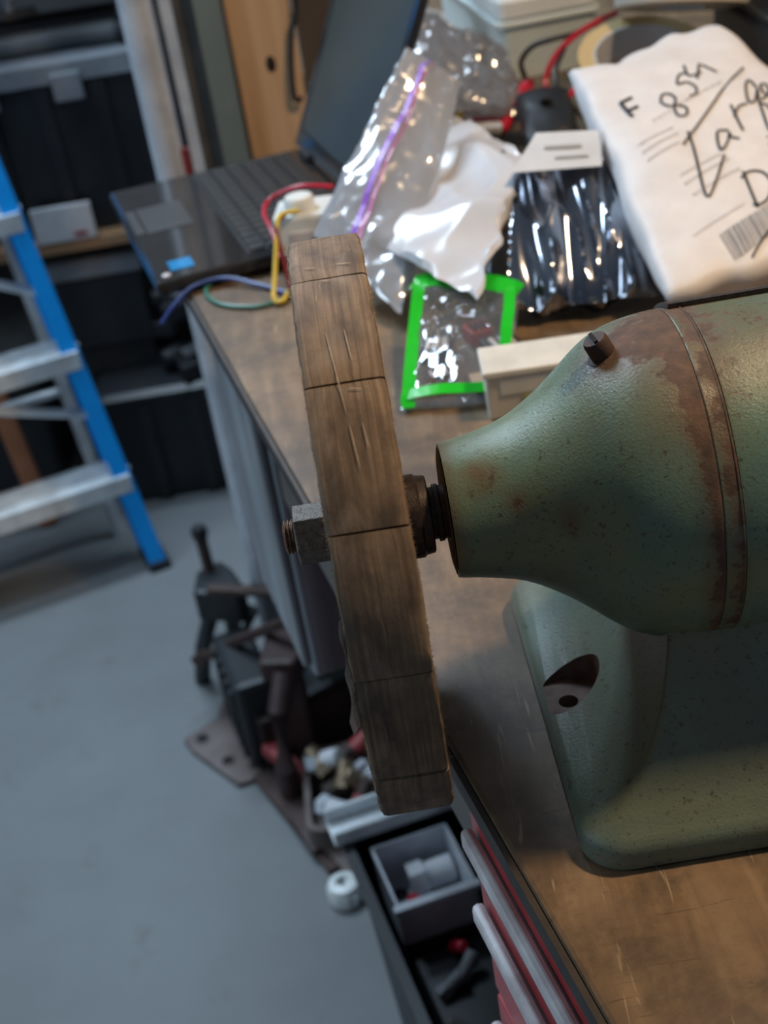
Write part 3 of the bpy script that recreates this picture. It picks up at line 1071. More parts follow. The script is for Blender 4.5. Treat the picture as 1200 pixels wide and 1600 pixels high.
lo = kid(lid(.045, .298, 0, .205, -.008, 0), 'lid', 'blackplastic', lt, bevel=.003)
subkid(lid(.058, .284, .020, .192, .0003, .0009), 'screen', 'screen', lo, lt)
subkid(lid(.045, .298, .001, .018, .0003, .0012), 'bezel', 'deckgloss', lo, lt)
subkid(lid(.045, .057, .018, .204, .0003, .0012), 'bezel', 'deckgloss', lo, lt)
subkid(lid(.285, .298, .018, .204, .0003, .0012), 'bezel', 'deckgloss', lo, lt)
for w in (.08, .248):
    kid(MB().tube([lp(w - .016, .2085, .004), lp(w + .016, .2085, .004)], .0055, 12), 'hinge', 'blackplastic', lt, smooth=True)

# ------------------------------------------------------------------ breadboard block and wires
wb = thing('white_module', 'white plastic module with a round cap and wires beside the laptop', 'module', loc=(-.015, .667, .9185))
Rm = Matrix.Rotation(rad(-8), 3, 'Z')
cwb = Vector((-.016, .672, .938))
kid(MB().quadbox(cwb, .029, .024, .019, Rm), 'housing', 'white', wb, bevel=.004)
kid(MB().lathe_z([(.0135, 0), (.0135, .010), (.0115, .0125), (.004, .0130)], cwb + Vector((-.006, -.006, .0185)), 24), 'round_cap', 'white', wb, smooth=True)
kid(MB().quadbox(cwb + Rm @ Vector((-.003, -.0245, -.004)), .012, .0008, .008, Rm), 'terminal', 'trim', wb)


def wire(name, label, pts, r, m, cat='wire', group=None):
    mb = MB().tube(catmull(pts, 10), r, 8)
    o = mb.build(name, m, smooth=True)
    return tag(o, label, cat, group)


wire('jumper_wire', 'red wire running along the top of the white module', [(.010, .706, .9585), (-.020, .712, .962), (-.048, .722, .952), (-.056, .705, .945), (-.050, .668, .940), (-.046, .640, .925)], .0022, 'red')
wire('jumper_wire', 'yellow wire looping down from the white module to the bench', [(-.024, .652, .960), (-.040, .640, .962), (-.046, .628, .945), (-.052, .612, .922), (-.056, .596, .906), (-.049, .594, .904), (-.044, .612, .904)], .0022, 'yellow')
wire('jumper_wire', 'dark red wire hanging from the white module beside the yellow wire', [(-.034, .646, .962), (-.044, .634, .955), (-.043, .620, .930), (-.040, .604, .908), (-.033, .590, .9035)], .0020, 'darkred')
wire('jumper_wire', 'blue wire arching over the bench edge below the laptop', [(-.045, .612, .9030), (-.071, .642, .9040), (-.100, .660, .9075), (-.128, .655, .9060), (-.146, .640, .898), (-.160, .634, .885)], .0021, 'bluewire')
wire('jumper_wire', 'green wire curling on the bench below the laptop', [(-.044, .604, .9030), (-.066, .594, .9025), (-.090, .602, .9025), (-.108, .620, .9025), (-.117, .650, .9025), (-.108, .672, .9025)], .0019, 'greenwire')


# ------------------------------------------------------------------ uprights behind the laptop
def rot_box_post(name, label, cat, x0, x1, y, depth, m, z1=2.2, z0=0, extra=None):
    t = thing(name, label, cat, loc=((x0 + x1) / 2, y + depth / 2, z0))
    kid(MB().quadbox(((x0 + x1) / 2, y + depth / 2, (z0 + z1) / 2), (x1 - x0) / 2, depth / 2, (z1 - z0) / 2), 'upright', m, t, bevel=.003)
    return t


pt = thing('steel_pole', 'shiny galvanised steel pole left of the wooden stud', 'pole', loc=(-.190, 1.27, 0))
kid(MB().lathe_z([(.021, 0), (.021, 2.2)], (-.190, 1.27, 0), 32), 'tube', 'galv', pt, smooth=True)
kid(MB().lathe_z([(.03, 0), (.03, .012), (.021, .02)], (-.190, 1.27, 0), 32), 'foot_flange', 'galv', pt, smooth=True)
kid(MB().quadbox((-.172, 1.262, .84), .012, .004, .02), 'sticker', 'salmon', pt)
t = thing('steel_strip', 'narrow bright steel strip between the pole and the taupe channel', 'channel', loc=(-.152, 1.262, 0))
kid(MB().prism([(-.160, 1.25), (-.146, 1.25), (-.146, 1.253), (-.157, 1.253), (-.157, 1.274), (-.160, 1.274)], 0, 2.2), 'angle_section', 'galv', t)
t = thing('taupe_channel', 'taupe steel channel between the bright strip and the green upright', 'channel', loc=(-.134, 1.265, 0))
kid(MB().prism([(-.145, 1.258), (-.120, 1.258), (-.120, 1.282), (-.123, 1.282), (-.123, 1.261), (-.142, 1.261), (-.142, 1.282), (-.145, 1.282)], 0, 2.2), 'channel_section', 'taupe', t)
t = thing('green_upright', 'grey-green steel upright beside the pine stud', 'upright', loc=(-.103, 1.255, 0))
kid(MB().prism([(-.119, 1.236), (-.088, 1.236), (-.088, 1.272), (-.091, 1.272), (-.091, 1.239), (-.116, 1.239), (-.116, 1.272), (-.119, 1.272)], 0, 2.2), 'channel_section', 'greenpost', t)
t = thing('pine_stud', 'pale pine stud with a dark knot behind the laptop', 'stud', loc=(-.042, 1.27, 0))
kid(MB().quadbox((-.044, 1.27, 1.1), .040, .019, 1.1), 'timber', 'pine', t, bevel=.003)
kid(MB().lathe_z([(.0062, 0), (.0055, .0004), (.002, .0006)], n=14).xform(Matrix.Translation((-.040, 1.2508, .948)) @ Matrix.Rotation(rad(90), 4, 'X') @ Matrix.Scale(1.7, 4, (0, 1, 0))), 'knot', 'darksteel', t, smooth=True)
t = thing('brown_board', 'dark brown board standing between the pine stud and the laptop lid', 'board', loc=(.08, 1.33, .9))
kid(MB().quadbox((.078, 1.33, 1.45), .080, .012, .549), 'panel', 'brownwall', t, bevel=.002)
wire('power_cable', 'dark cable hanging down beside the pine stud', [(.010, 1.245, 1.20), (.002, 1.243, 1.02), (-.008, 1.242, .985), (-.016, 1.241, .94), (-.018, 1.24, .905), (-.008, 1.24, .903)], .0035, 'blackwire', 'cable')

# ------------------------------------------------------------------ white containers, tape, leads at the back
ct = thing('white_container', 'white plastic container with rounded corners at the back of the bench', 'container', loc=(.277, 1.342, .90))
Rc = Matrix.Rotation(rad(6), 3, 'Z')


def rpr(c, hx, hy, z0, z1, r, R, t0=1.0):
    rings = []
    for z, s in ((z0, t0), (z0 + .3 * (z1 - z0), t0 + (1 - t0) * .3), (z1, 1.0)):
        rings.append([Vector((c[0], c[1], z)) + R @ Vector((x, y, 0)) for x, y in rrect(-hx * s, hx * s, -hy * s, hy * s, r, 5)])
    return MB().rings(rings)


kid(rpr((.277, 1.342), .060, .17, .90, .962, .012, Rc, .96), 'tub', 'paleplastic', ct, smooth=True)
kid(rpr((.277, 1.342), .065, .175, .9625, .970, .014, Rc), 'rim', 'paleplastic', ct, smooth=True, bevel=.002)
kid(rpr((.277, 1.342), .061, .171, .9705, .995, .012, Rc), 'lid', 'white', ct, smooth=True, bevel=.004)
c3 = thing('white_folded_bag', 'small crumpled white bag at the left of the white container', 'bag', loc=(.15, 1.22, .92))
mb, _, _ = pillow([(.115, 1.12, .93), (.185, 1.115, .925), (.185, 1.30, .965), (.12, 1.32, .97)], .02, 24, 24, .008, 18, 61, .008, .5, 3)
kid(mb, 'bag_body', 'pouch', c3, smooth=True, angle=40)

# masking tape roll leaning flat on its side
tr = thing('masking_tape_roll', 'roll of yellow masking tape behind the white mailer', 'tape roll', loc=(.375, .96, .90))
TM = Matrix.Translation((.352, .950, .951)) @ Matrix.Rotation(rad(20), 4, 'X')
def ring_lathe(prof, n=48):
    mb = MB()
    m_ = len(prof)
    for k in range(n):
        a = 2 * pi * k / n
        mb.v += [Vector((r * cos(a), r * sin(a), z)) for r, z in prof]
    for k in range(n):
        for j in range(m_):
            a, b = k * m_, ((k + 1) % n) * m_
            mb.f.append([a + j, b + j, b + (j + 1) % m_, a + (j + 1) % m_])
    return mb
kid(ring_lathe([(.052, -.018), (.068, -.018), (.068, .018), (.052, .018)]).xform(TM), 'tape', 'tape', tr, smooth=True, angle=30)
kid(ring_lathe([(.0495, -.018), (.0518, -.018), (.0518, .018), (.0495, .018)]).xform(TM), 'core', 'whitecard', tr, smooth=True, angle=30)
# cream roll above it
rl = thing('cream_tape_roll', 'large cream roll with wound layers at the top, above the masking tape', 'roll', loc=(.40, 1.0, .96))
TR2 = Matrix.Translation((.408, .995, 1.022)) @ Matrix.Rotation(rad(-16), 4, 'X') @ Matrix.Rotation(rad(8), 4, 'Y')
pr = [(.028, -.026)] + [(.069 + (.0012 if i % 2 else 0), -.026 + .052 * i / 12) for i in range(13)] + [(.028, .026)]
kid(ring_lathe(pr).xform(TR2), 'wound_layers', 'roll', rl, smooth=True, angle=60)
kid(ring_lathe([(.025, -.027), (.0279, -.027), (.0279, .027), (.025, .027)]).xform(TR2), 'core', 'whitecard', rl, smooth=True, angle=30)
kc = thing('black_case', 'black tool case at the back right beyond the mailer', 'case', loc=(.56, .95, .90))
kid(MB().quadbox((.57, .93, .945), .11, .14, .0445), 'case_body', 'blackplastic', kc, bevel=.008)
kid(MB().quadbox((.57, .93, .994), .108, .138, .004), 'case_lid', 'blackplastic', kc, bevel=.003)
kid(MB().tube([(.53, .788, .95), (.53, .772, .95), (.61, .772, .95), (.61, .788, .95)], .005, 8), 'handle', 'blackplastic', kc, smooth=True)

# test leads
wire('test_lead', 'black test lead arching in front of the white container', [(.236, 1.010, .945), (.232, 1.000, .965), (.245, .996, .980), (.266, .992, .985), (.292, 1.000, .985), (.318, 1.03, .985)], .0030, 'blackwire', 'cable')
wire('test_lead', 'red test lead running up to the cream roll', [(.255, .930, .935), (.248, .950, .950), (.262, .965, .972), (.290, .990, .985), (.325, 1.02, .990), (.35, 1.06, .985)], .0032, 'red', 'cable')
wire('test_lead', 'red test lead looping down beside the mailer corner', [(.292, .945, .958), (.272, .920, .948), (.256, .905, .938), (.250, .885, .925), (.246, .87, .912), (.25, .85, .9045)], .0030, 'red', 'cable')
wire('test_lead', 'black test lead crossing under the red loop', [(.275, .975, .978), (.262, .955, .965), (.258, .935, .948), (.272, .915, .930), (.29, .90, .91)], .0030, 'blackwire', 'cable')
ac = thing('alligator_clip', 'red insulated alligator clip lying by the black pouch', 'clip', loc=(.212, .95, .92))
d0, d1 = Vector((.193, .920, .918)), Vector((.232, .978, .943))
kid(MB().tube([d0.lerp(d1, i / 6) for i in range(7)], .0060, 12, .0085), 'sleeve', 'red', ac, smooth=True)
kid(MB().tube([d0.lerp(d1, -.22), d0.lerp(d1, 0)], .0035, 8, .005), 'jaw', 'darksteel', ac, smooth=True)
kid(MB().tube([d1, d1 + (d1 - d0) * .12], .0058, 10), 'boot', 'darkred', ac, smooth=True)
bpch = thing('black_pouch', 'round black pouch between the red clip and the mailer', 'pouch', loc=(.236, .885, .915))
mb, _, _ = pillow([(.205, .850, .915), (.262, .845, .915), (.270, .935, .945), (.215, .945, .945)], .017, 20, 20, .003, 25, 71, .004, .4, 2)
kid(mb, 'pouch_body', 'blackplastic', bpch, smooth=True, angle=60)
kid(MB().lathe_z([(.0, 0), (.006, 0), (.006, .004), (.0, .005)], (.238, .894, .9475), 12), 'snap_button', 'blackgloss', bpch, smooth=True)
pk = thing('striped_packet', 'flat white packet with red stripes behind the white pouch', 'packet', loc=(.18, .97, .904))
kid(MB().quadbox((.178, .968, .922), .036, .045, .0035, Matrix.Rotation(rad(-25), 3, 'Z')), 'card', 'whitecard', pk, bevel=.001)
Rp = Matrix.Rotation(rad(-25), 3, 'Z')
kid(MB().quadbox(Vector((.178, .968, .9262)) + Rp @ Vector((.006, .014, 0)), .026, .009, .0006, Rp), 'stripe', 'salmon', pk)
kid(MB().quadbox(Vector((.178, .968, .9262)) + Rp @ Vector((.014, -.018, 0)), .018, .007, .0006, Rp), 'stripe', 'red', pk)
yc = thing('yellow_cap', 'small yellow cap at the top corner of the white pouch', 'cap', loc=(.147, .95, .926))
kid(MB().lathe_z([(.0085, .926), (.009, .934), (.0075, .938), (.002, .939)], (.150, .955, 0), 20), 'cap_shell', 'yellow', yc, smooth=True)
kid(ring_lathe([(.0092, .926), (.0104, .926), (.0104, .929), (.0092, .929)], 20).xform(Matrix.Translation((.150, .955, 0))), 'rim', 'yellow', yc, smooth=True)

# ------------------------------------------------------------------ step ladder
ld = thing('step_ladder', 'blue step ladder with bright aluminium treads and braces', 'ladder', loc=(-.65, 1.75, 0))
lf0, lf1 = Vector((-.396, 1.661, 0)), Vector((-.516, 1.783, .746))
rdir = (lf1 - lf0).normalized()
sdir = Vector((-.944, -.330, 0)).normalized()     # along a tread, to the left
sback = Vector((-.330, .944, 0)).normalized()


def rail_pt(z):
    return lf0 + rdir * (z / rdir.z)


def channel(p0, p1, wdt, dep, web, inner):
    """C-section rail from p0 to p1; web faces outward along -inner"""
    t = (p1 - p0).normalized()
    side = inner
    bk = t.cross(side).normalized()
    if bk.dot(sback) < 0:
        bk = -bk
    sec = [(0, 0), (wdt, 0), (wdt, web), (web, web), (web, dep - web), (wdt, dep - web), (wdt, dep), (0, dep)]
    return MB().rings([[p + side * a + bk * b for a, b in sec] for p in (p0, p1)])


kid(channel(rail_pt(0.012), rail_pt(1.5), .032, .070, .004, sdir), 'front_rail', 'blue', ld, bevel=.002)
lw = .44
off = sdir * lw


def rail_l(z):
    q = rail_pt(z)
    k = lw - (-.16 * z)
    return lf0 + sdir * (.50 - .22 * z * 1.0) + Vector((0, 0, 0)) + Vector((sback.x, sback.y, 0)) * ((rail_pt(z) - lf0).dot(sback)) + Vector((0, 0, z))


kid(channel(rail_l(0.012), rail_l(1.5), .032, .070, .004, -sdir), 'front_rail', 'blue', ld, bevel=.002)
for p in (rail_pt(0), rail_l(0)):
    kid(MB().quadbox(p + sback * .035 + (sdir * .016 if p == rail_pt(0) else -sdir * .016) + Vector((0, 0, .008)), .02, .04, .008, Matrix((sdir, sback, Vector((0, 0, 1)))).transposed()), 'foot_pad', 'blackplastic', ld)
SR = Matrix((sdir, sback, Vector((0, 0, 1)))).transposed()
for z in (.188, .420, .662, .90, 1.14, 1.38):
    a, b = rail_pt(z) + sdir * .004, rail_l(z) - sdir * .004
    c = (a + b) / 2
    hl = (b - a).length / 2
    st = kid(MB().quadbox(c + sback * .036 + Vector((0, 0, -.002)), hl, .042, .002, SR), 'step', 'alu', ld)
    subkid(MB().quadbox(c - sback * .007 + Vector((0, 0, -.016)), hl, .0018, .016, SR), 'step_nosing', 'alu', st, ld)
    subkid(MB().quadbox(c + sback * .078 + Vector((0, 0, -.016)), hl, .0018, .016, SR), 'step_back', 'alu', st, ld)
    for k in range(6):
        subkid(MB().quadbox(c + sback * (.004 + .013 * k) + Vector((0, 0, .0008)), hl, .0016, .0009, SR), 'tread_rib', 'alu', st, ld)
    for e in (a, b):
        s_ = 1 if e == a else -1
        subkid(MB().lathe_x([(-.003, .004), (.002, .0045)], e + sback * .02 - sdir * s_ * .006, 10), 'rivet', 'galv', st, ld)
# rear frame
rr0, rr1 = rail_pt(0) + sback * .17 + sdir * .05, rail_pt(1.5) + sback * .08
rl0, rl1 = rail_l(0) + sback * .17 - sdir * .05, rail_l(1.5) + sback * .08
for p, q in ((rr0, rr1), (rl0, rl1)):
    kid(MB().tube([p, q], .011, 10), 'rear_rail', 'alu', ld)
for z in (.30, .62, .95):
    f = z / 1.5
    kid(MB().tube([rr0.lerp(rr1, f), rl0.lerp(rl1, f)], .009, 10), 'rear_brace', 'alu', ld, smooth=True)
for z0, z1, f in ((.275, .36, .32), (.50, .60, .55)):
    a = rail_pt(z0) + sdir * .006 + sback * .065
    b = rail_l(z1) - sdir * .006 + sback * .05
    kid(MB().tube([a, a.lerp(b, .5) + Vector((0, 0, .03)), b], .009, 8), 'diagonal_brace', 'alu', ld, smooth=True)

ol = thing('orange_lath', 'orange-brown wooden lath leaning behind the ladder', 'lath', loc=(-.655, 1.90, 0))
a, b = Vector((-.645, 1.885, .006)), Vector((-.770, 1.955, 1.25))
tdir = (b - a).normalized()
sd = tdir.cross(Vector((0, 1, 0))).normalized()
kid(MB().rings([[p + sd * x + sd.cross(tdir) * y for x, y in ((-.018, -.008), (.018, -.008), (.018, .008), (-.018, .008))] for p in (a, b)]), 'stick', 'orange', ol, bevel=.002)
wire('lath_tie', 'thin dark tie wrapped round the orange lath', [a.lerp(b, .30) + Vector((-.02, -.012, 0)), a.lerp(b, .30) + Vector((0, -.016, .003)), a.lerp(b, .30) + Vector((.02, -.012, .006))], .002, 'blackwire', 'tie')

# ------------------------------------------------------------------ storage shelf at the back left
ss = thing('storage_shelf', 'wooden storage shelf with steel posts at the back left', 'shelf', loc=(-.75, 2.2, 0))
for z in (.515, 1.02):
    kid(MB().quadbox((-.72, 2.22, z), .53, .235, .011), 'shelf_board', 'shelfwood', ss, bevel=.002)
for x in (-.205, -1.235):
    for y in (2.0, 2.44):
        kid(MB().prism([(x - .016, y - .016), (x + .016, y - .016), (x + .016, y - .012), (x - .012, y - .012), (x - .012, y + .016), (x - .016, y + .016)], 0, 1.6), 'post', 'greyd', ss)


def tote(name, label, x0, x1, y0, y1, z0, z1, m, ml_, lid_h=.045, ribs=4, latch=True):
    t = thing(name, label, 'storage bin', loc=((x0 + x1) / 2, (y0 + y1) / 2, z0))
    tp_ = .028
    r0 = [(x, y, z0) for x, y in rrect(x0 + tp_, x1 - tp_, y0 + tp_, y1 - tp_, .02)]
    r1 = [(x, y, z1 - lid_h) for x, y in rrect(x0 + .008, x1 - .008, y0 + .008, y1 - .008, .024)]
    kid(MB().rings([r0, r1]), 'bin_body', m, t, smooth=True, angle=30)
    kid(MB().rings([[(x, y, z1 - lid_h + .001) for x, y in rrect(x0, x1, y0, y1, .026)], [(x, y, z1 - .008) for x, y in rrect(x0, x1, y0, y1, .026)],
                    [(x, y, z1) for x, y in rrect(x0 + .012, x1 - .012, y0 + .012, y1 - .012, .02)]]), 'lid', ml_, t, smooth=True, angle=30)
    for k in range(ribs):
        xx = x0 + (x1 - x0) * (k + 1) / (ribs + 1)
        kid(MB().rings([[(xx - .012, y0 + tp_ + .001, z0 + .01), (xx + .012, y0 + tp_ + .001, z0 + .01), (xx + .012, y0 + tp_ - .012, z0 + .01), (xx - .012, y0 + tp_ - .012, z0 + .01)],
                        [(xx - .012, y0 + .009, z1 - lid_h - .004), (xx + .012, y0 + .009, z1 - lid_h - .004), (xx + .012, y0 - .001, z1 - lid_h - .004), (xx - .012, y0 - .001, z1 - lid_h - .004)]]), 'rib', m, t)
    if latch:
        xc = (x0 + x1) / 2
        for dx in (-.10, .05):
            kid(MB().quadbox((xc + dx, y0 - .006, z1 - lid_h - .006), .026, .006, .024), 'latch', ml_, t, bevel=.003)
    return t


tote('storage_bin', 'large black storage bin with a grey lid on the shelf', -.665, -.262, 1.995, 2.36, .5265, .845, 'blackplastic', 'lid', .042, 3)
tote('storage_bin', 'black storage bin standing on the floor beside the bench', -.505, -.222, 1.890, 2.19, 0, .245, 'blackplastic', 'blackplastic', .02, 2, False)
tote('storage_bin', 'black storage bin on the floor behind the ladder', -.93, -.60, 2.02, 2.3, 0, .30, 'blackplastic', 'greyd', .02, 2, False)
wc = thing('white_card_box', 'flat white card box with a small red mark on the shelf edge', 'box', loc=(-.475, 1.99, .5265))
kid(MB().quadbox((-.482, 1.988, .5595), .055, .005, .0325), 'card', 'whitecard', wc, bevel=.001)
kid(MB().quadbox((-.455, 1.9825, .538), .012, .0006, .004), 'red_mark', 'salmon', wc)
gk = thing('grey_tool_case', 'grey plastic case pushed in below the wooden shelf', 'case', loc=(-.45, 2.0, .24))
kid(MB().quadbox((-.475, 2.10, .46), .11, .10, .018), 'case_lid', 'lid', gk, bevel=.006)
kid(MB().quadbox((-.475, 2.10, .37), .105, .095, .07), 'case_body', 'blackplastic', gk, bevel=.006)
kid(MB().quadbox((-.475, 2.10, .272), .10, .085, .0275), 'case_base', 'blackplastic', gk, bevel=.004)


def power_tool(label, c, ang, sc=1.0, m='blackplastic'):
    t = thing('power_tool', label, 'power tool', 'black power tools piled on the floor bin', loc=c)
    R = Matrix.Translation(c) @ Matrix.Rotation(ang, 4, 'Z') @ Matrix.Scale(sc, 4)
    kid(MB().lathe_x([(-.075, .012), (-.07, .026), (-.02, .030), (.03, .028), (.05, .019), (.075, .017), (.078, .008)], (0, 0, .033), 20).xform(R), 'motor_housing', m, t, smooth=True)
    kid(MB().quadbox((-.035, -.045, .024), .017, .04, .018).xform(R), 'handle', m, t, bevel=.006)
    kid(MB().quadbox((-.035, -.095, .024), .032, .014, .022).xform(R), 'battery', m, t, bevel=.004)
    kid(MB().quadbox((0, -.0255, .045), .026, .004, .011).xform(R), 'glint_tag', 'whitecard', t)  # pale tag puts the white glints on the dark tools into colour
    kid(MB().lathe_x([(.078, .009), (.105, .009), (.108, .005)], (0, 0, .033), 12).xform(R), 'chuck', 'galv', t, smooth=True)
    return t


power_tool('black power tool lying lowest on the floor bin by the bench', (-.315, 1.99, .2455), .5, .75)
power_tool('black power tool higher on the pile, left of the laptop corner', (-.305, 2.07, .300), -.35, .75)
power_tool('black power tool topmost on the pile under the shelf', (-.31, 2.03, .352), .25, .75)

# clutter on top of the big bin
def clutter_bar(name, label, cat, pts, r, m, endm):
    t = thing(name, label, cat, loc=pts[0])
    kid(MB().tube([Vector(p) for p in pts], r, 14), 'tube', m, t, smooth=True)
    for p, q in ((pts[0], pts[1]), (pts[-1], pts[-2])):
        dd = (Vector(p) - Vector(q)).normalized()
        kid(MB().tube([Vector(p) - dd * .012, Vector(p) + dd * .004], r * 1.25, 14), 'end_collar', endm, t, smooth=True)
    return t


clutter_bar('dark_hose', 'dark hose lying along the front of the grey bin lid', 'hose', [(-.62, 2.06, .866), (-.50, 2.05, .866), (-.40, 2.06, .866), (-.30, 2.04, .866)], .019, 'greyd', 'blackplastic')
clutter_bar('black_tube', 'black tube lying behind the dark hose on the grey bin lid', 'tube', [(-.60, 2.12, .873), (-.45, 2.13, .873), (-.30, 2.12, .873)], .026, 'blackplastic', 'greyd')
pc = thing('pale_clamp', 'small pale metal clamp on the black tube at the top left', 'clamp', loc=(-.50, 2.07, .90))
kid(MB().quadbox((-.485, 2.115, .906), .030, .010, .007, Matrix.Rotation(.3, 3, 'Z')), 'clamp_bar', 'taupe', pc, bevel=.002)
kid(MB().tube([(-.50, 2.112, .905), (-.50, 2.112, .935)], .006, 10), 'clamp_screw', 'galv', pc, smooth=True)
kid(MB().tube([(-.515, 2.112, .936), (-.485, 2.112, .936)], .004, 8), 'clamp_handle', 'galv', pc, smooth=True)

# ------------------------------------------------------------------ scrap heap on the floor
def bar(name, label, cat, p0, p1, w, h, m, eye=None, twist=0):
    p0, p1 = Vector(p0), Vector(p1)
    t = thing(name, label, cat, loc=((p0 + p1) / 2))
    d = (p1 - p0).normalized()
    sdv = d.cross(Vector((0, 0, 1))).normalized()
    u = sdv.cross(d)
    kid(MB().rings([[p + sdv * x + u * y for x, y in ((-w, -h), (w, -h), (w, h), (-w, h))] for p in (p0, p0.lerp(p1, .5) + u * .003, p1)]), 'shank', m, t, bevel=.002)
    if eye:
        MX = Matrix((d, sdv, u)).transposed().to_4x4()
        MX.translation = p0 - d * eye
        kid(ring_lathe([(eye * .5, -h * 1.3), (eye * 1.15, -h * 1.3), (eye * 1.15, h * 1.3), (eye * .5, h * 1.3)], 20).xform(MX), 'eye', m, t, smooth=True, angle=30)
    return t


# maroon casting: a frame with ribs
mcst = thing('maroon_casting', 'big maroon cast iron frame lying in the scrap heap', 'casting', loc=(-.10, 1.10, 0))
kid(MB().prism([(-.20, 1.04), (-.185, 1.14), (-.05, 1.17), (.02, 1.12), (.02, .99), (-.03, .98), (-.04, 1.06), (-.12, 1.08), (-.15, 1.03)], .17, .205), 'top_flange', 'maroon', mcst, bevel=.006)
kid(MB().quadbox((-.165, 1.06, .085), .022, .022, .085), 'column', 'maroon', mcst, bevel=.006)
kid(MB().quadbox((-.03, 1.13, .085), .022, .022, .085), 'column', 'maroon', mcst, bevel=.006)
kid(MB().quadbox((-.10, 1.10, .05), .09, .012, .05, Matrix.Rotation(.48, 3, 'Z')), 'web', 'maroon', mcst, bevel=.004)
kid(MB().tube([(-.165, 1.03, .19), (-.180, 1.0, .15), (-.188, .985, .06), (-.188, .985, .004)], .016, 12), 'curved_leg', 'maroon', mcst, smooth=True)
bar('iron_bar', 'long rusty flat bar lying across the top of the scrap heap', 'bar', (-.268, 1.215, .226), (-.03, 1.125, .222), .009, .005, 'rust')
bar('eye_bolt_rod', 'rusty rod with an eye end slanting down from the heap', 'rod', (-.298, 1.212, .108), (-.150, 1.070, .246), .007, .007, 'rust', .012)
# black hinge/bracket
bk = thing('black_bracket', 'black forked iron bracket at the left tip of the heap', 'bracket', loc=(-.26, 1.27, 0))
kid(MB().prism([(-.295, 1.23), (-.225, 1.205), (-.215, 1.225), (-.235, 1.28), (-.255, 1.31), (-.290, 1.29)], .16, .215), 'head', 'blackplastic', bk, bevel=.006)
for p, q in (((-.275, 1.24, .17), (-.325, 1.30, .003)), ((-.215, 1.225, .17), (-.268, 1.235, .003)), ((-.25, 1.29, .17), (-.255, 1.33, .003))):
    kid(MB().tube([p, ((p[0] + q[0]) / 2 - .006, (p[1] + q[1]) / 2, (p[2] + q[2]) / 2), q], .013, 10), 'prong', 'blackplastic', bk, smooth=True)
kid(MB().tube([(-.270, 1.285, .21), (-.272, 1.29, .275)], .009, 12), 'pin', 'rust', bk, smooth=True)
kid(MB().lathe_z([(.012, 0), (.013, .012), (.010, .018)], (-.272, 1.29, .272), 14), 'pin_cap', 'blackplastic', bk, smooth=True)
# plate with two holes
pm = MB()
outl = [(-.350, 1.150), (-.335, 1.120), (-.265, 1.028), (-.235, 1.035), (-.215, 1.10), (-.245, 1.26), (-.285, 1.255), (-.300, 1.185)]
bmm = bmesh.new()
hp = thing('holed_plate', 'flat brown-grey steel plate with two bolt holes on the floor', 'plate', loc=(-.28, 1.13, 0))
po = kid(MB().prism(outl, .001, .009), 'plate', 'scrapgrey', hp, bevel=.0015)
for x, y in ((-.320, 1.142), (-.280, 1.082)):
    kid(ring_lathe([(.0095, .0092), (.0125, .0092), (.0125, .0105), (.0095, .0105)], 20).xform(Matrix.Translation((x, y, 0))), 'hole_rim', 'scrapgrey', hp, smooth=True)
    kid(MB().lathe_z([(.0095, .0091), (.0090, .0097)], (x, y, 0), 20), 'bolt_hole', 'black', hp)
dp = thing('dark_motor_block', 'black motor housing standing in the middle of the heap', 'motor housing', loc=(-.225, 1.09, 0))
RD = Matrix.Translation((-.232, 1.13, .009)) @ Matrix.Rotation(.25, 4, 'Z')
kid(MB().quadbox((0, 0, .075), .030, .075, .075).xform(RD), 'housing', 'blackplastic', dp, bevel=.01)
for k in range(5):
    kid(MB().quadbox((-.032, -.055 + .027 * k, .075), .003, .005, .06).xform(RD), 'fin', 'blackplastic', dp)
kid(MB().quadbox((.005, -.08, .05), .014, .012, .045).xform(RD), 'end_bracket', 'darksteel', dp, bevel=.003)
bar('brown_strap', 'brown steel strap lying on the floor towards the black tub', 'strap', (-.225, 1.045, .010), (-.125, .835, .006), .021, .003, 'rust')
bar('grey_strap', 'grey steel strap on the floor beside the black tub', 'strap', (-.165, .93, .014), (-.100, .80, .006), .012, .003, 'scrapgrey')
bar('rust_strip', 'short rusty strip end beside the white pipe plug', 'strip', (-.180, .935, .020), (-.150, .86, .016), .014, .004, 'maroon')
bar('red_handle', 'faded red handle poking out of the heap', 'handle', (-.215, 1.045, .055), (-.165, .985, .035), .010, .010, 'salmon')
tray = thing('scrap_tray', 'shallow brown steel tray full of fittings under the bench', 'tray', loc=(-.06, .93, 0))
tr_o = rrect(-.165, .05, .86, 1.03, .02)
tr_i = rrect(-.157, .042, .868, 1.022, .016)
kid(MB().rings([[(x, y, .001) for x, y in tr_o], [(x, y, .05) for x, y in tr_o], [(x, y, .05) for x, y in tr_i], [(x, y, .006) for x, y in tr_i]]), 'tray_shell', 'scrapgrey', tray)
kid(MB().quadbox((-.058, .855, .045), .03, .004, .006), 'tray_handle', 'scrapgrey', tray)


def fitting(label, c, r, h, ax, m, m2, name='pipe_fitting', cat='fitting', group='small fittings in the scrap heap'):
    t = thing(name, label, cat, group, loc=c)
    R = Vector(ax).normalized().to_track_quat('Z', 'Y').to_matrix().to_4x4()
    R.translation = Vector(c)
    kid(MB().lathe_z([(r * 1.3, 0), (r * 1.3, h * .35)], n=6).xform(R), 'hex_head', m, t)
    kid(MB().lathe_z([(r, h * .35), (r, h * .95), (r * .8, h)], n=14).xform(R), 'shank', m2, t, smooth=True)
    return t


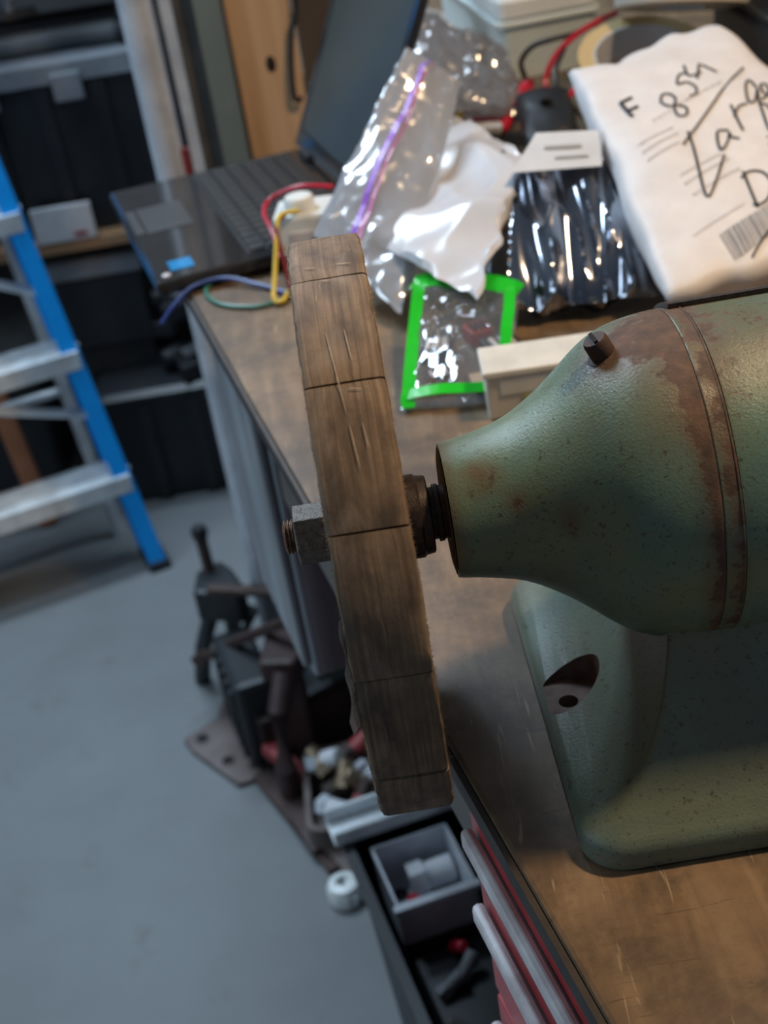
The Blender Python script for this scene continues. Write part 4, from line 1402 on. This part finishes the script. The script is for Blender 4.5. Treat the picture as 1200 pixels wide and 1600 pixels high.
specs = [((-.150, .985, .062), .013, .05, (.6, -.3, .3), 'galv', 'whitecard', 'pale fitting at the top of the tray pile'),
         ((-.128, .960, .060), .011, .045, (-.4, .6, .4), 'brass', 'brass', 'brass fitting below the pale fitting in the tray'),
         ((-.105, .985, .058), .014, .05, (.7, .4, .3), 'rust', 'salmon', 'faded red-brown fitting in the middle of the tray'),
         ((-.085, .955, .058), .013, .05, (.5, -.6, .3), 'galv', 'galv', 'bright steel fitting near the wheel edge in the tray'),
         ((-.110, .925, .058), .011, .04, (.2, .7, .5), 'brass', 'brass', 'dull brass elbow low in the tray'),
         ((-.075, .915, .060), .011, .04, (-.6, .2, .6), 'scrapgrey', 'brass', 'grey-brass plug right of the dull elbow in the tray'),
         ((-.140, .900, .058), .012, .045, (.5, -.5, .2), 'galv', 'whitecard', 'pale fitting at the near left corner of the tray'),
         ((-.090, .890, .058), .010, .035, (.4, .4, .6), 'salmon', 'maroon', 'small red plug at the near side of the tray'),
         ((-.135, .935, .040), .014, .05, (.8, .1, .2), 'darksteel', 'darksteel', 'black fitting under the brass ones in the tray'),
         ((-.060, .975, .050), .014, .05, (-.3, -.7, .3), 'darksteel', 'rust', 'rusty black fitting at the back right of the tray')]
for c, r, h, ax, a, b, lab in specs:
    fitting(lab, c, r, h, ax, a, b)
wk = thing('ball_fitting', 'round white ball fitting on top of the heap by the grey drawer unit', 'ball fitting', loc=(-.10, 1.06, .2))
kid(MB().lathe_z([(.006, 0), (.007, .014), (.016, .020), (.020, .030), (.017, .042), (.008, .047), (.001, .048)], (-.102, 1.085, .206), 24), 'knob_ball', 'white', wk, smooth=True)
kid(MB().lathe_z([(.010, 0), (.010, .004)], (-.102, 1.085, .2055), 16), 'collar', 'galv', wk)
wcap = thing('pipe_plug', 'shiny white plastic pipe plug on the floor beside the black tub', 'pipe plug', loc=(-.118, .775, 0))
kid(MB().lathe_z([(.021, .001), (.0225, .004), (.0225, .022), (.019, .030), (.010, .032), (.010, .026), (.001, .026)], (-.124, .782, 0), 28), 'cap_shell', 'white', wcap, smooth=True)
for k in range(12):
    a = 2 * pi * k / 12
    kid(MB().quadbox((-.122 + .0228 * cos(a), .782 + .0228 * sin(a), .013), .0012, .0012, .008, Matrix.Rotation(a, 3, 'Z')), 'grip_rib', 'white', wcap)
kid(MB().lathe_z([(.004, .0262), (.0035, .0266)], (-.125, .785, 0), 12), 'hole', 'black', wcap)

# ------------------------------------------------------------------ black tub with parts by the red cabinet
TB = thing('black_tub', 'long black plastic tub holding metal parts beside the red cabinet', 'tub', loc=(.018, .455, 0))


def tub_pt(w, l, z):
    p = Vector((.018, .455, 0)) + EN * w + EB * l
    return Vector((p.x, p.y, z))


def tub_ring(hw, hl, r, z):
    return [tub_pt(x, y, z) for x, y in rrect(-hw, hw, -hl, hl, r, 6)]


kid(MB().rings([tub_ring(.062, .165, .05, .002), tub_ring(.078, .185, .06, .285), tub_ring(.085, .192, .065, .287), tub_ring(.085, .192, .065, .298),
                tub_ring(.074, .181, .055, .298), tub_ring(.058, .160, .046, .012)]), 'tub_shell', 'blackplastic', TB, smooth=True, angle=35)


def tbox(w0, w1, l0, l1, z0, z1):
    c = tub_pt((w0 + w1) / 2, (l0 + l1) / 2, (z0 + z1) / 2)
    return MB().quadbox(c, (w1 - w0) / 2, (l1 - l0) / 2, (z1 - z0) / 2, RB)


gx = thing('galvanised_box', 'open galvanised junction box lying in the black tub', 'junction box', loc=tub_pt(.0, .085, .25))
for args, nm in (((-.040, .045, .035, .125, .235, .238), 'floor_plate'), ((-.040, .045, .035, .0375, .238, .292), 'side_plate'), ((-.040, .045, .1225, .125, .238, .292), 'side_plate'),
                 ((-.040, -.0375, .0375, .1225, .238, .292), 'side_plate'), ((.0425, .045, .0375, .1225, .238, .292), 'side_plate')):
    kid(tbox(args[0] - .018, args[1] - .018, *args[2:]), nm, 'galv', gx)
kid(tbox(-.062, .031, .027, .036, .286, .293), 'front_lip', 'galv', gx, bevel=.001)
for w, l in ((.010, .055), (-.04, .1)):
    p = tub_pt(w, l, .2385)
    kid(MB().lathe_z([(.009, 0), (.008, .0006)], p, 16), 'knockout', 'black', gx)
fitting('small red wire cap inside the galvanised box', tub_pt(-.038, .058, .239), .007, .03, (.1, .2, .9), 'red', 'red', 'wire_cap', 'cap', 'wire caps in the tub')
fitting('pale roll inside the galvanised box', tub_pt(-.028, .098, .254), .015, .05, (.95, .2, .05), 'whitecard', 'whitecard', 'pale_roll', 'roll', 'parts in the tub')
ch = thing('aluminium_channel', 'pair of aluminium channel flanges laid across the far end of the tub', 'channel', loc=tub_pt(-.03, .16, .30))
kid(tbox(-.092, .06, .135, .175, .2985, .3015), 'web', 'alu', ch)
kid(tbox(-.092, .06, .133, .139, .3015, .318), 'flange', 'alu', ch, bevel=.002)
kid(tbox(-.092, .06, .171, .177, .3015, .318), 'flange', 'alu', ch, bevel=.002)
fitting('small red wire cap lying in front of the galvanised box', tub_pt(-.012, .012, .236), .006, .025, (.3, -.5, .5), 'red', 'red', 'wire_cap', 'cap', 'wire caps in the tub')
blk = thing('black_rubber_block', 'black rubber block filling the near part of the tub', 'block', loc=tub_pt(0, -.06, .1))
kid(tbox(-.055, .055, -.13, .025, .012, .232), 'block_body', 'blackplastic', blk, bevel=.01)
kid(tbox(-.055, .055, .03, .14, .012, .233), 'block_body', 'blackplastic', blk, bevel=.01)
for i, (w, l, m, lab) in enumerate(((-.045, -.04, 'greyd', 'grey screw at the left on the black block in the tub'), (-.02, -.03, 'greyd', 'grey screw nearest the galvanised box on the black block'),
                                    (.025, -.06, 'brass', 'brass connector on the black block in the tub'), (.045, -.065, 'galv', 'bright steel connector right of the brass connector'),
                                    (-.03, -.10, 'taupe', 'taupe plug at the near left of the black block'))):
    fitting(lab, tub_pt(w, l, .236), .007, .03, (.6 - .3 * i, .3, .3), m, m, 'cable_fitting', 'fitting', 'fittings on the black block in the tub')
wire('tub_wire', 'brass-coloured wire hanging off the black block in the tub', [tub_pt(.035, -.065, .242), tub_pt(.048, -.075, .242), tub_pt(.052, -.10, .238), tub_pt(.045, -.12, .236)], .003, 'brass')
